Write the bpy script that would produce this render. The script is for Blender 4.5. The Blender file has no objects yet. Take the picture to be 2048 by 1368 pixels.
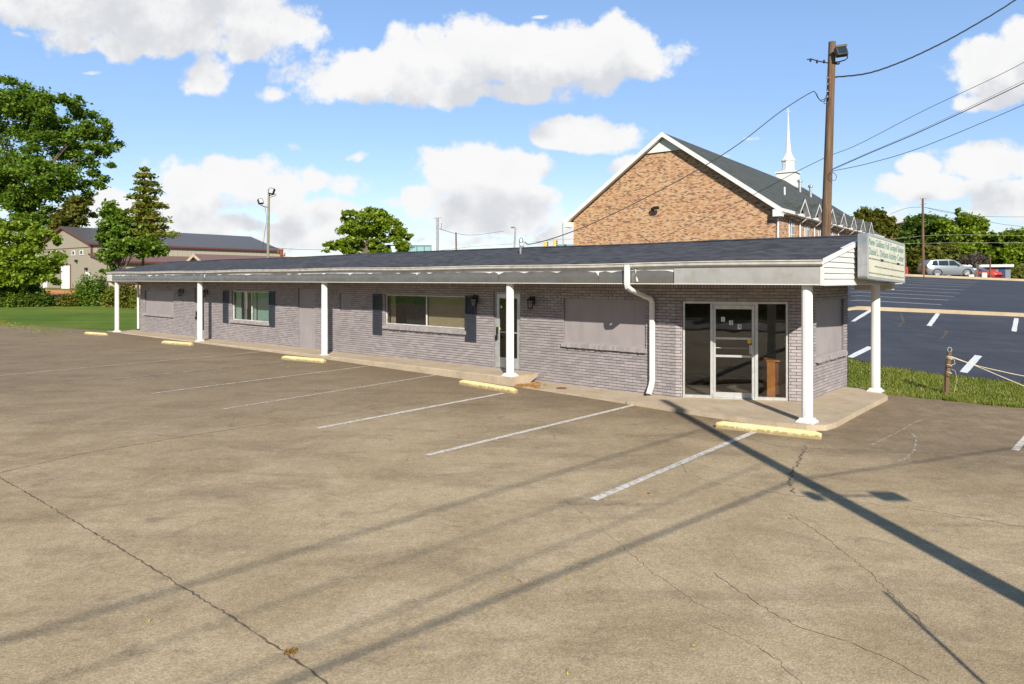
import bpy, math, random
import numpy as np
from mathutils import Vector, Matrix
R = math.radians
random.seed(7); NP = np.random.default_rng(11)
scene = bpy.context.scene
COL = scene.collection

# ------------------------------------------------------------------ camera, sky, sun, exposure
F_PX, HOR, CX, EYE = 1390.0, 558.0, 1024.0, 2.62
cam = bpy.data.cameras.new('camera'); cam_ob = bpy.data.objects.new('camera', cam); COL.objects.link(cam_ob)
cam_ob.location = (0, 0, EYE); cam_ob.rotation_euler = (R(90), 0, 0)
cam.sensor_width = 36; cam.lens = F_PX/2048*36; cam.shift_y = -(684-HOR)/2048
cam.clip_start = 0.1; cam.clip_end = 6000
scene.camera = cam_ob
scene.render.resolution_x = 1024; scene.render.resolution_y = 684
scene.view_settings.view_transform = 'Standard'; scene.view_settings.look = 'None'
scene.view_settings.exposure = 0.55; scene.view_settings.gamma = 1
SUN_EL, SUN_AZ = 30.0, 173.3          # azimuth clockwise from +Y, the sun stands behind the camera
sl = bpy.data.lights.new('sun', 'SUN'); sl.energy = 5.0; sl.angle = R(0.5); sl.color = (1, .93, .82)
so = bpy.data.objects.new('sun', sl); COL.objects.link(so)
sd = Vector((math.sin(R(SUN_AZ))*math.cos(R(SUN_EL)), math.cos(R(SUN_AZ))*math.cos(R(SUN_EL)), math.sin(R(SUN_EL))))
so.rotation_euler = sd.to_track_quat('Z', 'Y').to_euler(); so.location = (20, -40, 30)

class NT:
    """tiny node-tree helper"""
    def __init__(s, nt): s.nt = nt; s.n = nt.nodes; s.l = nt.links
    def node(s, t, **k):
        x = s.n.new(t)
        for a, b in k.items(): setattr(x, a, b)
        return x
    def put(s, inp, v):
        if isinstance(v, bpy.types.NodeSocket): s.l.new(v, inp)
        elif v is not None: inp.default_value = v
    def math(s, op, a, b=None, c=None, clamp=False):
        x = s.node('ShaderNodeMath', operation=op, use_clamp=clamp)
        for i, v in enumerate((a, b, c)):
            if v is not None: s.put(x.inputs[i], v)
        return x.outputs[0]
    def vmath(s, op, a, b=None, scale=None):
        x = s.node('ShaderNodeVectorMath', operation=op)
        s.put(x.inputs[0], a)
        if b is not None: s.put(x.inputs[1], b)
        if scale is not None: s.put(x.inputs['Scale'], scale)
        return x.outputs[1] if op in ('DOT_PRODUCT', 'LENGTH', 'DISTANCE') else x.outputs[0]
    def comb(s, x=0, y=0, z=0):
        c = s.node('ShaderNodeCombineXYZ'); s.put(c.inputs[0], x); s.put(c.inputs[1], y); s.put(c.inputs[2], z); return c.outputs[0]
    def sep(s, v):
        c = s.node('ShaderNodeSeparateXYZ'); s.put(c.inputs[0], v); return c.outputs
    def noise(s, vec, scale, detail=4, rough=.5, dist=0, dim='3D'):
        x = s.node('ShaderNodeTexNoise', noise_dimensions=dim); s.put(x.inputs['Vector'], vec)
        x.inputs['Scale'].default_value = scale; x.inputs['Detail'].default_value = detail
        x.inputs['Roughness'].default_value = rough; x.inputs['Distortion'].default_value = dist
        return x.outputs[0]
    def ramp(s, fac, stops, interp='LINEAR'):
        x = s.node('ShaderNodeValToRGB'); s.put(x.inputs[0], fac); cr = x.color_ramp; cr.interpolation = interp
        while len(cr.elements) < len(stops): cr.elements.new(.5)
        for e, (p, c) in zip(cr.elements, stops):
            e.position = p; e.color = (c, c, c, 1) if isinstance(c, (int, float)) else (*c, 1)
        return x.outputs[0]
    def rng(s, v, a, b, c=0, d=1, smooth=False):
        x = s.node('ShaderNodeMapRange', interpolation_type='SMOOTHSTEP' if smooth else 'LINEAR')
        for i, q in enumerate((v, a, b, c, d)): s.put(x.inputs[i], q)
        return x.outputs[0]
    def mix(s, f, a, b, mode='MIX'):
        x = s.node('ShaderNodeMix', data_type='RGBA', blend_type=mode); s.put(x.inputs[0], f)
        for i, v in ((6, a), (7, b)):
            if isinstance(v, tuple) and len(v) == 3: v = (*v, 1)
            s.put(x.inputs[i], v)
        return x.outputs[2]
    def bump(s, h, strength=.3, dist=.02, normal=None):
        x = s.node('ShaderNodeBump'); x.inputs['Strength'].default_value = strength; x.inputs['Distance'].default_value = dist
        s.put(x.inputs['Height'], h)
        if normal is not None: s.put(x.inputs['Normal'], normal)
        return x.outputs[0]

# sky: Nishita with broken cumulus laid over it by direction
world = bpy.data.worlds.new('World'); scene.world = world; world.use_nodes = True
W_ = NT(world.node_tree); W_.n.clear()
SKY_STR = 0.078
BLOBS = [ # px, py, rx, ry of each cloud as seen from the car park
 (760,150,185,72),(930,100,190,78),(1090,110,200,72),(1250,90,130,62),(860,190,150,38),(1040,175,120,36),
 (100,-20,270,78),(340,20,290,100),(500,50,150,78),(300,-90,420,120),(235,78,100,34),(425,150,78,55),(545,192,62,24),
 (1190,262,132,52),(1130,280,80,30),
 (455,350,165,56),(600,370,160,44),(590,300,85,26),(710,318,48,15),(400,395,110,34),(440,440,110,40),(620,420,80,38),(640,470,120,34),(500,480,150,34),(240,400,80,36),(180,430,90,30),
 (960,350,165,66),(900,430,110,44),(1020,430,120,44),(940,480,160,26),(760,410,60,26),(780,460,120,24),
 (1990,140,120,72),(2080,110,110,90),(1960,200,80,30),
 (1980,320,150,52),(1850,372,130,34),(2040,400,100,50),(1950,430,110,24),(1700,300,40,12),(1720,330,44,14),(1500,290,34,10),(1430,320,60,12),
 (1120,470,60,34),(330,420,90,40),(420,470,70,28),(700,440,50,28),(830,400,50,36),(1090,400,50,30),(1250,330,60,28),(1830,330,60,28),(1760,440,70,28),(560,455,90,30),(860,475,110,22),(300,480,120,26),(380,330,60,24),(1060,350,70,44),(940,310,60,26),(1200,440,40,24),(1640,60,0,0),(2300,300,200,80),(-300,200,260,90),(-200,430,250,60),(2400,80,200,60),
 (1800,410,60,20),(1560,380,50,16),
 (40,62,40,12),(190,150,36,9),(1080,30,36,8),
]
def cloud_group():
    g = bpy.data.node_groups.new('cloud_field', 'ShaderNodeTree')
    g.interface.new_socket('Vector', in_out='INPUT', socket_type='NodeSocketVector')
    g.interface.new_socket('Value', in_out='OUTPUT', socket_type='NodeSocketFloat')
    t = NT(g); gi = t.node('NodeGroupInput'); go = t.node('NodeGroupOutput')
    v = gi.outputs[0]
    n1 = t.node('ShaderNodeTexNoise', noise_dimensions='3D'); n1.inputs['Scale'].default_value = 6; n1.inputs['Detail'].default_value = 5
    t.put(n1.inputs['Vector'], v)
    off = t.vmath('SCALE', t.vmath('SUBTRACT', n1.outputs[1], (.5, .5, .5)), scale=.075)
    p = t.vmath('ADD', v, off); x, y, _ = t.sep(p)
    acc = None
    for (cx, cy, rx, ry) in BLOBS:
        if rx == 0: continue
        a = t.math('MULTIPLY', t.math('SUBTRACT', x, (cx-CX)/F_PX), F_PX/rx)
        b = t.math('MULTIPLY', t.math('SUBTRACT', y, (HOR-cy)/F_PX), F_PX/ry)
        q = t.math('MULTIPLY_ADD', a, a, t.math('MULTIPLY', b, b))
        q = t.math('SUBTRACT', 1.0 if ry > 27 else .35, q)
        if acc is None: acc = q
        else:
            m = t.node('ShaderNodeMath', operation='SMOOTH_MAX'); t.put(m.inputs[0], acc); t.put(m.inputs[1], q); m.inputs[2].default_value = .18; acc = m.outputs[0]
    acc = t.math('MAXIMUM', acc, -2.5)
    n2 = t.noise(v, 11, 12, .64)
    vo = t.node('ShaderNodeTexVoronoi', feature='F1'); t.put(vo.inputs['Vector'], p); vo.inputs['Scale'].default_value = 17
    puff = t.math('SUBTRACT', .42, vo.outputs['Distance'])
    r = t.math('MULTIPLY_ADD', t.math('SUBTRACT', n2, .5), 2.9, acc)
    r = t.math('MULTIPLY_ADD', puff, .8, r)
    t.put(go.inputs[0], r)
    return g
cg = cloud_group()
tc = W_.node('ShaderNodeTexCoord'); dv = tc.outputs['Generated']
dx, dy, dz = W_.sep(dv)
ay = W_.math('MAXIMUM', W_.math('ABSOLUTE', dy), .12)
vx = W_.math('DIVIDE', dx, ay); vz = W_.math('DIVIDE', dz, ay)
cv = W_.comb(vx, vz, W_.math('MULTIPLY', W_.math('SIGN', dy), 3.0))
def cf(vec):
    q = W_.node('ShaderNodeGroup'); q.node_tree = cg; W_.put(q.inputs[0], vec); return q.outputs[0]
f0 = cf(cv); f1 = cf(W_.vmath('ADD', cv, (-.010, .055, 0)))
mask = W_.rng(f0, -.02, .48, 0, 1, True)
mask = W_.math('MULTIPLY', mask, W_.rng(dz, -.01, .02))
mask = W_.math('MULTIPLY', mask, W_.rng(dy, -.05, .15, .25, 1))  # clouds behind the camera thinned to cut fill light on the shop front
body = W_.rng(f1, .1, 1.25, 0, 1, True)                 # cloud above this point: the underside is greyer
cn = W_.noise(cv, 14, 6, .6)
body = W_.math('MULTIPLY_ADD', W_.math('SUBTRACT', cn, .5), .75, body, clamp=True)
ccol = W_.ramp(body, [(0, (1.03, 1.03, 1.03)), (.35, (.95, .955, .97)), (1, (.76, .78, .82))])
sky = W_.node('ShaderNodeTexSky', sky_type='NISHITA'); sky.sun_disc = False
sky.sun_elevation = R(SUN_EL); sky.sun_rotation = R(SUN_AZ); sky.air_density = 1.0; sky.dust_density = .25; sky.ozone_density = 1.6
skc = W_.mix(1.0, sky.outputs[0], (1.06, 1.06, 1.24), 'MULTIPLY')
cl = W_.mix(1.0, ccol, (8.1, 8.1, 8.1), 'MULTIPLY')
skc = W_.mix(1.0, skc, W_.mix(W_.rng(vz, .02, .35, 0, 1), (0,0,0), (.62,1.25,1.75)), 'ADD')
# thin veil of distant cloud near the horizon
veil = W_.math('MULTIPLY', W_.rng(vz, .17, .0, 0, 1, True), W_.rng(W_.noise(W_.vmath('MULTIPLY', cv, (1, 2.6, 1)), 7, 7, .6), .36, .66, .15, 1))
veil = W_.math('MULTIPLY', veil, .75)
skc = W_.mix(veil, skc, (6.9, 7.5, 8.1))
back = W_.rng(dy, -.5, .15, .5, 1)  # added dimming of the unseen sky behind the camera, deepens shade on the walls
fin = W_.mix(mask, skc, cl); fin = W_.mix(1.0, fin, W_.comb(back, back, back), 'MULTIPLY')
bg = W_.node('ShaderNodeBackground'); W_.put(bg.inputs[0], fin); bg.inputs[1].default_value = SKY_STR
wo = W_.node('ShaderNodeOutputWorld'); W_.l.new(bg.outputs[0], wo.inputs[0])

# ------------------------------------------------------------------ frames of reference
AX, AY = 3.63, 15.43                       # where the shop front bends, at slab level
TH = R(-41.2); D = (math.cos(TH), math.sin(TH)); N = (-D[1], D[0])
def W(u, v): return AX+u*D[0]+v*N[0], AY+u*D[1]+v*N[1]
def UV(X, Y): x, y = X-AX, Y-AY; return x*D[0]+y*D[1], x*N[0]+y*N[1]
def U(px, v):
    k = (px-CX)/F_PX; bx, by = AX+v*N[0], AY+v*N[1]; return (k*by-bx)/(D[0]-k*D[1])
def V(px, u):
    k = (px-CX)/F_PX; bx, by = AX+u*D[0], AY+u*D[1]; return (k*by-bx)/(N[0]-k*N[1])
def interp(x, pts):
    if x <= pts[0][0]: return pts[0][1]
    for (a, p), (b, q) in zip(pts, pts[1:]):
        if x <= b: return p+(q-p)*(x-a)/(b-a)
    return pts[-1][1]
def sm(x, a, b):
    t = min(1, max(0, (x-a)/(b-a))); return t*t*(3-2*t)
LOTZ = [(-31,-.03),(-21,.0),(-12,.03),(-5,-.02),(-3,-.05),(0,-.08),(3,-.1),(12,-.12)]
RZ = [(14,-.16),(19,.03),(28,1.25),(28.3,1.38),(62,2.74),(90,2.9),(140,3.2),(400,4),(1500,0)]
LZ = [(34,0),(48,.12),(60,.42),(66,.62),(73,1.5),(90,1.6),(200,1.2),(1500,-2)]
MZ = [(18,0),(28,.6),(45,1.6),(90,2.0),(1500,-1)]
def G(X, Y):
    u, v = UV(X, Y); lot = interp(u, LOTZ)
    if Y < 10: return lot
    k = X/Y
    right = interp(Y, RZ) - .042*max(-6, min(12, X-.616*Y))*sm(Y, 16, 24)
    left = interp(Y, LZ)
    mid = interp(Y, MZ)
    far = mid + (right-mid)*sm(k, .40, .50) if k > .2 else mid + (left-mid)*sm(-k, .30, .50)
    if k > .2: w = sm(v, 4.15, 7.8)
    else: w = sm(v, 5, 12)
    if k < -.45: w = sm(u, -29, -36) if v < 5 else 1; w = max(w, sm(-u, 31, 38))
    return lot + (far-lot)*w
def on_ground(px, py, dz=0):
    kx, kz = (px-CX)/F_PX, (HOR-py)/F_PX
    y = 3.0
    while y < 400:
        if EYE+kz*y <= G(kx*y, y)+dz: break
        y += .05 if y < 40 else .3
    return kx*y, y, G(kx*y, y)+dz
def at(px, py, Y): return (px-CX)/F_PX*Y, Y, EYE+(HOR-py)/F_PX*Y

# ------------------------------------------------------------------ object helpers
def tag(o, label=None, cat=None, group=None, kind=None):
    if label: o['label'] = label
    if cat: o['category'] = cat
    if group: o['group'] = group
    if kind: o['kind'] = kind
    return o
def thing(name, label, cat, loc=(0,0,0), rz=0, group=None, kind=None):
    o = bpy.data.objects.new(name, None); COL.objects.link(o); o.empty_display_size = .3
    o.location = loc; o.rotation_euler = (0, 0, rz)
    return tag(o, label, cat, group, kind)
def root_loc(o):
    while o.parent: o = o.parent
    return Vector(o.location)
def link_mesh(name, V_, F_, m, parent=None, smooth=False, world=False):
    me = bpy.data.meshes.new(name)
    if world and parent is not None:
        off = root_loc(parent); V_ = [(a-off.x, b-off.y, c-off.z) for a, b, c in V_]
    me.from_pydata([tuple(v) for v in V_], [], F_); me.update()
    if smooth: me.polygons.foreach_set('use_smooth', [True]*len(me.polygons))
    if m: me.materials.append(m)
    o = bpy.data.objects.new(name, me); COL.objects.link(o); o.parent = parent
    return o
class MB:
    def __init__(s): s.v = []; s.f = []
    def add(s, v, f): k = len(s.v); s.v += [tuple(p) for p in v]; s.f += [tuple(i+k for i in q) for q in f]; return s
    def box(s, x0, x1, y0, y1, z0, z1, M=None):
        v = [(x,y,z) for z in (z0,z1) for y in (y0,y1) for x in (x0,x1)]
        if M is not None: v = [tuple(M @ Vector(p)) for p in v]
        return s.add(v, [(0,2,3,1),(4,5,7,6),(0,1,5,4),(2,6,7,3),(0,4,6,2),(1,3,7,5)])
    def bbox(s, x0, x1, y0, y1, z0, z1, b=.01, M=None):   # bevelled box
        xs, ys, zs = (x0,x1),(y0,y1),(z0,z1); v = []; idx = {}
        for i in (0,1):
            for j in (0,1):
                for k in (0,1):
                    p = [xs[i],ys[j],zs[k]]; sg = [1-2*i,1-2*j,1-2*k]
                    for a in range(3):
                        q = [p[t]+(0 if t == a else sg[t]*b) for t in range(3)]; idx[(i,j,k,a)] = len(v); v.append(q)
        f = []
        for a in range(3):
            o1, o2 = [(1,2),(2,0),(0,1)][a]
            for s_ in (0,1):
                c = []
                for (m_, n_) in ((0,0),(1,0),(1,1),(0,1)):
                    t = [0,0,0]; t[a] = s_; t[o1] = m_; t[o2] = n_; c.append(idx[(*t, a)])
                f.append(tuple(c if s_ else c[::-1]))
        for a in range(3):
            o1, o2 = [(1,2),(2,0),(0,1)][a]
            for m_ in (0,1):
                for n_ in (0,1):
                    t0 = [0,0,0]; t0[o1] = m_; t0[o2] = n_; t1 = list(t0); t1[a] = 1
                    q = [idx[(*t0,o1)], idx[(*t1,o1)], idx[(*t1,o2)], idx[(*t0,o2)]]
                    f.append(tuple(q if (m_ ^ n_) else q[::-1]))
        for i in (0,1):
            for j in (0,1):
                for k in (0,1):
                    q = [idx[(i,j,k,0)], idx[(i,j,k,1)], idx[(i,j,k,2)]]; f.append(tuple(q if (i+j+k) % 2 else q[::-1]))
        if M is not None: v = [tuple(M @ Vector(p)) for p in v]
        return s.add(v, f)
    def quad(s, a, b, c, d): return s.add([a,b,c,d], [(0,1,2,3)])
    def tube(s, pts, r, n=8, cap=True):
        pts = [Vector(p) for p in pts]; rs = r if isinstance(r, (list, tuple)) else [r]*len(pts)
        k = len(s.v); prev = None
        for i, p in enumerate(pts):
            t = (pts[min(i+1, len(pts)-1)]-pts[max(i-1, 0)]).normalized()
            if prev is None: a = t.cross(Vector((0,0,1))) if abs(t.z) < .9 else t.cross(Vector((1,0,0)))
            else: a = prev - t*prev.dot(t)
            a.normalize(); prev = a; b = t.cross(a)
            for j in range(n):
                g = 2*math.pi*j/n; s.v.append(tuple(p+(a*math.cos(g)+b*math.sin(g))*rs[i]))
        for i in range(len(pts)-1):
            for j in range(n):
                s.f.append((k+i*n+j, k+i*n+(j+1) % n, k+(i+1)*n+(j+1) % n, k+(i+1)*n+j))
        if cap: s.f.append(tuple(k+j for j in range(n))[::-1]); s.f.append(tuple(k+(len(pts)-1)*n+j for j in range(n)))
        return s
    def lathe(s, prof, c=(0,0,0), n=20, flute=0.0, nf=0):
        k = len(s.v)
        for r, z in prof:
            for j in range(n):
                g = 2*math.pi*j/n; rr = r*(1-flute*(.5+.5*math.cos(nf*g))) if nf else r
                s.v.append((c[0]+rr*math.cos(g), c[1]+rr*math.sin(g), c[2]+z))
        for i in range(len(prof)-1):
            for j in range(n): s.f.append((k+i*n+j, k+i*n+(j+1) % n, k+(i+1)*n+(j+1) % n, k+(i+1)*n+j))
        s.f.append(tuple(k+j for j in range(n))[::-1]); s.f.append(tuple(k+(len(prof)-1)*n+j for j in range(n)))
        return s
    def prism(s, poly, z0, z1):   # poly in xy, counter-clockwise; z1 may be a function of (x, y)
        n = len(poly); zf = z1 if callable(z1) else (lambda x, y: z1)
        v = [(x,y,z0) for x,y in poly]+[(x,y,zf(x,y)) for x,y in poly]
        f = [tuple(range(n))[::-1], tuple(range(n,2*n))]+[(i,(i+1) % n,n+(i+1) % n,n+i) for i in range(n)]
        return s.add(v, f)
    def extrude(s, poly, axis, a, b):  # poly as (p,q) pairs in the other two axes
        n = len(poly)
        def mk(p, q, w): return {'x':(w,p,q), 'y':(p,w,q), 'z':(p,q,w)}[axis]
        v = [mk(p,q,a) for p,q in poly]+[mk(p,q,b) for p,q in poly]
        f = [tuple(range(n))[::-1], tuple(range(n,2*n))]+[(i,(i+1) % n,n+(i+1) % n,n+i) for i in range(n)]
        return s.add(v, f)
    def build(s, name, m, parent=None, smooth=False, world=False, fix=True):
        o = link_mesh(name, s.v, s.f, m, parent, smooth, world)
        if fix and len(s.f) < 60000:
            import bmesh
            bm = bmesh.new(); bm.from_mesh(o.data); bmesh.ops.recalc_face_normals(bm, faces=bm.faces); bm.to_mesh(o.data); bm.free()
        if smooth:
            try: o.data.set_sharp_from_angle(angle=R(40))
            except Exception: pass
        return o
def dup(o, loc=None, rz=None, label=None, parent=None, scale=None):
    c = o.copy(); COL.objects.link(c)
    if parent is not None: c.parent = parent
    if loc is not None: c.location = loc
    if rz is not None: c.rotation_euler = (0, 0, rz)
    if scale is not None: c.scale = scale
    if label: c['label'] = label
    for ch in list(o.children): dup(ch, parent=c)
    return c

# ------------------------------------------------------------------ materials
def newmat(name):
    m = bpy.data.materials.new(name); m.use_nodes = True; t = NT(m.node_tree)
    return m, t, t.n['Principled BSDF']
def plain(name, c, rough=.6, metal=0, var=.12, scale=6, bump=.0, bscale=40, spec=.5, tint=None):
    m, t, b = newmat(name)
    o = t.node('ShaderNodeTexCoord').outputs['Object']
    n = t.noise(o, scale, 5, .6)
    c2 = tint or tuple(x*(1-var*2) for x in c); c1 = tuple(min(1, x*(1+var)) for x in c)
    t.put(b.inputs['Base Color'], t.ramp(n, [(.3, c2), (.7, c1)]))
    b.inputs['Roughness'].default_value = rough; b.inputs['Metallic'].default_value = metal
    b.inputs['Specular IOR Level'].default_value = spec
    if bump: t.put(b.inputs['Normal'], t.bump(t.noise(o, bscale, 4, .6), bump, .02))
    return m
def glass(name, tint=(.75,.8,.78), refl=(1,1,1), ior=1.5):
    m, t, b = newmat(name); t.n.remove(b)
    tr = t.node('ShaderNodeBsdfTransparent'); tr.inputs[0].default_value = (*tint, 1)
    gl = t.node('ShaderNodeBsdfGlossy'); gl.inputs[0].default_value = (*refl, 1); gl.inputs[1].default_value = .02
    o = t.node('ShaderNodeTexCoord').outputs['Object']
    t.put(gl.inputs['Normal'], t.bump(t.noise(o, 1.6, 1, .5), .10, .02))
    ge = t.node('ShaderNodeNewGeometry'); cs = t.math('ABSOLUTE', t.vmath('DOT_PRODUCT', ge.outputs['Normal'], ge.outputs['Incoming']))
    f = t.math('MULTIPLY_ADD', t.math('POWER', t.math('SUBTRACT', 1, cs, clamp=True), 4), .9, .05, clamp=True)
    mx = t.node('ShaderNodeMixShader'); t.put(mx.inputs[0], f); t.l.new(tr.outputs[0], mx.inputs[1]); t.l.new(gl.outputs[0], mx.inputs[2])
    t.l.new(mx.outputs[0], t.n['Material Output'].inputs[0])
    return m
M = {}
# car park: aged exposed-aggregate surface
def lot_mat():
    m, t, b = newmat('aged_lot'); o = t.node('ShaderNodeTexCoord').outputs['Object']
    big = t.noise(o, .16, 5, .62, .4); mid = t.noise(o, .7, 8, .72, .5); fine = t.noise(o, 9, 5, .7); grit = t.noise(o, 55, 3, .7)
    sx = t.vmath('MULTIPLY', t.node('ShaderNodeTexCoord').outputs['Object'], (1, 1, 1))
    mp = t.node('ShaderNodeMapping'); t.put(mp.inputs[0], o); mp.inputs['Rotation'].default_value = (0, 0, R(30)); mp.inputs['Scale'].default_value = (.42, 1.15, 1)
    streak = t.noise(mp.outputs[0], 1.0, 6, .65, .6)
    base = t.ramp(big, [(.30, (.250,.186,.108)), (.5, (.345,.263,.158)), (.70, (.438,.340,.215))])
    base = t.mix(t.rng(mid, .42, .62, 0, .7), base, (.445,.350,.225))
    base = t.mix(t.rng(streak, .48, .70, 0, .60), base, (.155,.115,.070))
    st = t.rng(t.noise(o, 1.7, 7, .75, 1.0), .56, .70, 0, .5); base = t.mix(st, base, (.13,.10,.070))
    pale = t.rng(t.noise(o, .55, 8, .75, .8), .60, .74, 0, .55); base = t.mix(pale, base, (.43,.36,.27))
    rust = t.rng(t.noise(o, .8, 6, .7, .5), .66, .76, 0, .35); base = t.mix(rust, base, (.30,.17,.085))
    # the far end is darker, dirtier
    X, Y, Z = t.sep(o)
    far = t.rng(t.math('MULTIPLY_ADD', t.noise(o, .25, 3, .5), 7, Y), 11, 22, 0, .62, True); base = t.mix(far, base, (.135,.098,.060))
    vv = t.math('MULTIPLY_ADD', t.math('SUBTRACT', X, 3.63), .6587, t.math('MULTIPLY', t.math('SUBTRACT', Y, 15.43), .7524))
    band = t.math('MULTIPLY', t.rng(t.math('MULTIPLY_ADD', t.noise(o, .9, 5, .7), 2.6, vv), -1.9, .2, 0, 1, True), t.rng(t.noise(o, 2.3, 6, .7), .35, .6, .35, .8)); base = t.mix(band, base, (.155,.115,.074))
    g = t.math('MULTIPLY', t.rng(fine, .25, .75, .86, 1.13), t.rng(grit, .25, .75, .84, 1.15))
    vs = t.node('ShaderNodeTexVoronoi'); t.put(vs.inputs['Vector'], o); vs.inputs['Scale'].default_value = 75
    peb = t.math('MULTIPLY', g, t.rng(t.sep(vs.outputs['Color'])[0], 0, 1, .80, 1.20))
    base = t.mix(1.0, base, t.comb(peb, peb, peb), 'MULTIPLY')
    sp = t.math('MULTIPLY', t.rng(t.noise(o, 38, 4, .8), .62, .68), t.rng(t.noise(o, .8, 4, .6), .38, .6, .15, .8)); base = t.mix(sp, base, (.12,.095,.07))
    oil = t.rng(t.noise(o, 1.1, 3, .5, .3), .68, .74, 0, .45); base = t.mix(oil, base, (.10,.083,.065))
    t.put(b.inputs['Base Color'], base); b.inputs['Roughness'].default_value = .93; b.inputs['Specular IOR Level'].default_value = .25
    h = t.math('ADD', t.math('MULTIPLY', grit, .6), t.math('MULTIPLY', vs.outputs['Distance'], .6))
    t.put(b.inputs['Normal'], t.bump(h, .35, .010)); return m
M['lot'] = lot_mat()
def blacktop():
    m, t, b = newmat('sealed_blacktop'); o = t.node('ShaderNodeTexCoord').outputs['Object']
    n = t.noise(o, .35, 6, .65); mp = t.node('ShaderNodeMapping'); t.put(mp.inputs[0], o); mp.inputs['Scale'].default_value = (.12, 1.7, 1)
    s = t.noise(mp.outputs[0], 1, 5, .6)
    c = t.ramp(n, [(.3, (.030,.034,.046)), (.7, (.050,.054,.070))]); c = t.mix(t.rng(s, .45, .7, 0, .6), c, (.062,.066,.080))
    c = t.mix(t.rng(t.noise(o, .9, 8, .75, .8), .56, .70, 0, .55), c, (.085,.083,.085)); c = t.mix(t.rng(t.noise(o, .5, 7, .7, 1.5), .60, .66, 0, .5), c, (.022,.024,.03))
    g = t.rng(t.noise(o, 40, 3, .7), .3, .7, .8, 1.25); c = t.mix(1.0, c, t.comb(g, g, g), 'MULTIPLY')
    t.put(b.inputs['Base Color'], c); b.inputs['Roughness'].default_value = .8; b.inputs['Specular IOR Level'].default_value = .3
    t.put(b.inputs['Normal'], t.bump(t.noise(o, 60, 3, .7), .4, .01)); return m
M['blacktop'] = blacktop()
def concrete(name, a, b_, stain=(.2,.16,.12), amt=.5):
    m, t, b = newmat(name); o = t.node('ShaderNodeTexCoord').outputs['Object']
    c = t.ramp(t.noise(o, 1.3, 6, .65), [(.3, a), (.7, b_)])
    c = t.mix(t.rng(t.noise(o, 2.7, 7, .75, .8), .5, .72, 0, amt), c, stain)
    g = t.rng(t.noise(o, 45, 3, .7), .25, .75, .82, 1.16); c = t.mix(1.0, c, t.comb(g, g, g), 'MULTIPLY')
    t.put(b.inputs['Base Color'], c); b.inputs['Roughness'].default_value = .9; b.inputs['Specular IOR Level'].default_value = .25
    t.put(b.inputs['Normal'], t.bump(t.noise(o, 35, 4, .7), .3, .012)); return m
M['walk'] = concrete('walk_concrete', (.36,.29,.20), (.46,.38,.28))
M['kerb'] = concrete('kerb_concrete', (.36,.29,.185), (.45,.37,.25), (.30,.24,.15), .4)
def painted_marks(name, c, wear=.5, under=(.24,.20,.155)):
    m, t, b = newmat(name); o = t.node('ShaderNodeTexCoord').outputs['Object']
    w = t.rng(t.noise(o, 14, 6, .75), wear-.08, wear+.10, 0, 1)
    c = t.mix(w, under, c); t.put(b.inputs['Base Color'], c); b.inputs['Roughness'].default_value = .85; return m
M['line'] = painted_marks('worn_line_paint', (.60,.58,.53), .46, (.33,.26,.18))
M['line_mid'] = painted_marks('half_worn_line_paint', (.56,.53,.46), .52, (.26,.20,.135))
M['line_faint'] = painted_marks('faint_line_paint', (.50,.47,.40), .54, (.19,.155,.115))
M['line_new'] = painted_marks('fresh_line_paint', (.58,.60,.62), .38, (.12,.125,.14))
M['crack'] = plain('crack_dirt', (.13,.102,.072), .95, var=.3, scale=9)
M['crack_soft'] = plain('joint_dirt', (.21,.165,.115), .95, var=.3, scale=9)
def brick_paint():
    m, t, b = newmat('mauve_painted_brick'); o = t.node('ShaderNodeTexCoord').outputs['Object']
    gi = t.node('ShaderNodeNewGeometry').outputs['Random Per Island']
    c = t.ramp(gi, [(0, (.250,.226,.228)), (.5, (.298,.270,.272)), (1, (.345,.314,.314))])
    c = t.mix(t.rng(t.noise(o, .8, 5, .6), .4, .7, 0, .35), c, (.235,.212,.214))
    chip = t.rng(t.noise(o, 16, 5, .7), .70, .73, 0, .8); big = t.rng(t.noise(o, .9, 3, .5), .52, .60)
    c = t.mix(t.math('MULTIPLY', chip, big), c, (.66,.60,.55))
    t.put(b.inputs['Base Color'], c); b.inputs['Roughness'].default_value = .72
    t.put(b.inputs['Normal'], t.bump(t.noise(o, 60, 4, .7), .5, .008)); return m
M['brick'] = brick_paint()
M['mortar'] = plain('painted_mortar', (.18,.155,.165), .9, var=.15, scale=12)
def boardmat():
    m, t, b = newmat('mauve_painted_board'); o = t.node('ShaderNodeTexCoord').outputs['Object']
    mp = t.node('ShaderNodeMapping'); t.put(mp.inputs[0], o); mp.inputs['Scale'].default_value = (3.5, 3.5, .35)
    c = t.ramp(t.noise(o, 1.4, 5, .6), [(.3, (.262,.236,.238)), (.7, (.315,.286,.288))])
    c = t.mix(t.rng(t.noise(mp.outputs[0], 1, 6, .7), .48, .7, 0, .5), c, (.225,.195,.198))
    c = t.mix(t.rng(t.noise(o, 22, 6, .8), .71, .74, 0, .6), c, (.42,.38,.36))
    t.put(b.inputs['Base Color'], c); b.inputs['Roughness'].default_value = .6; t.put(b.inputs['Normal'], t.bump(t.noise(mp.outputs[0], 6, 4, .6), .25, .01)); return m
M['board'] = boardmat()
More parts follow.
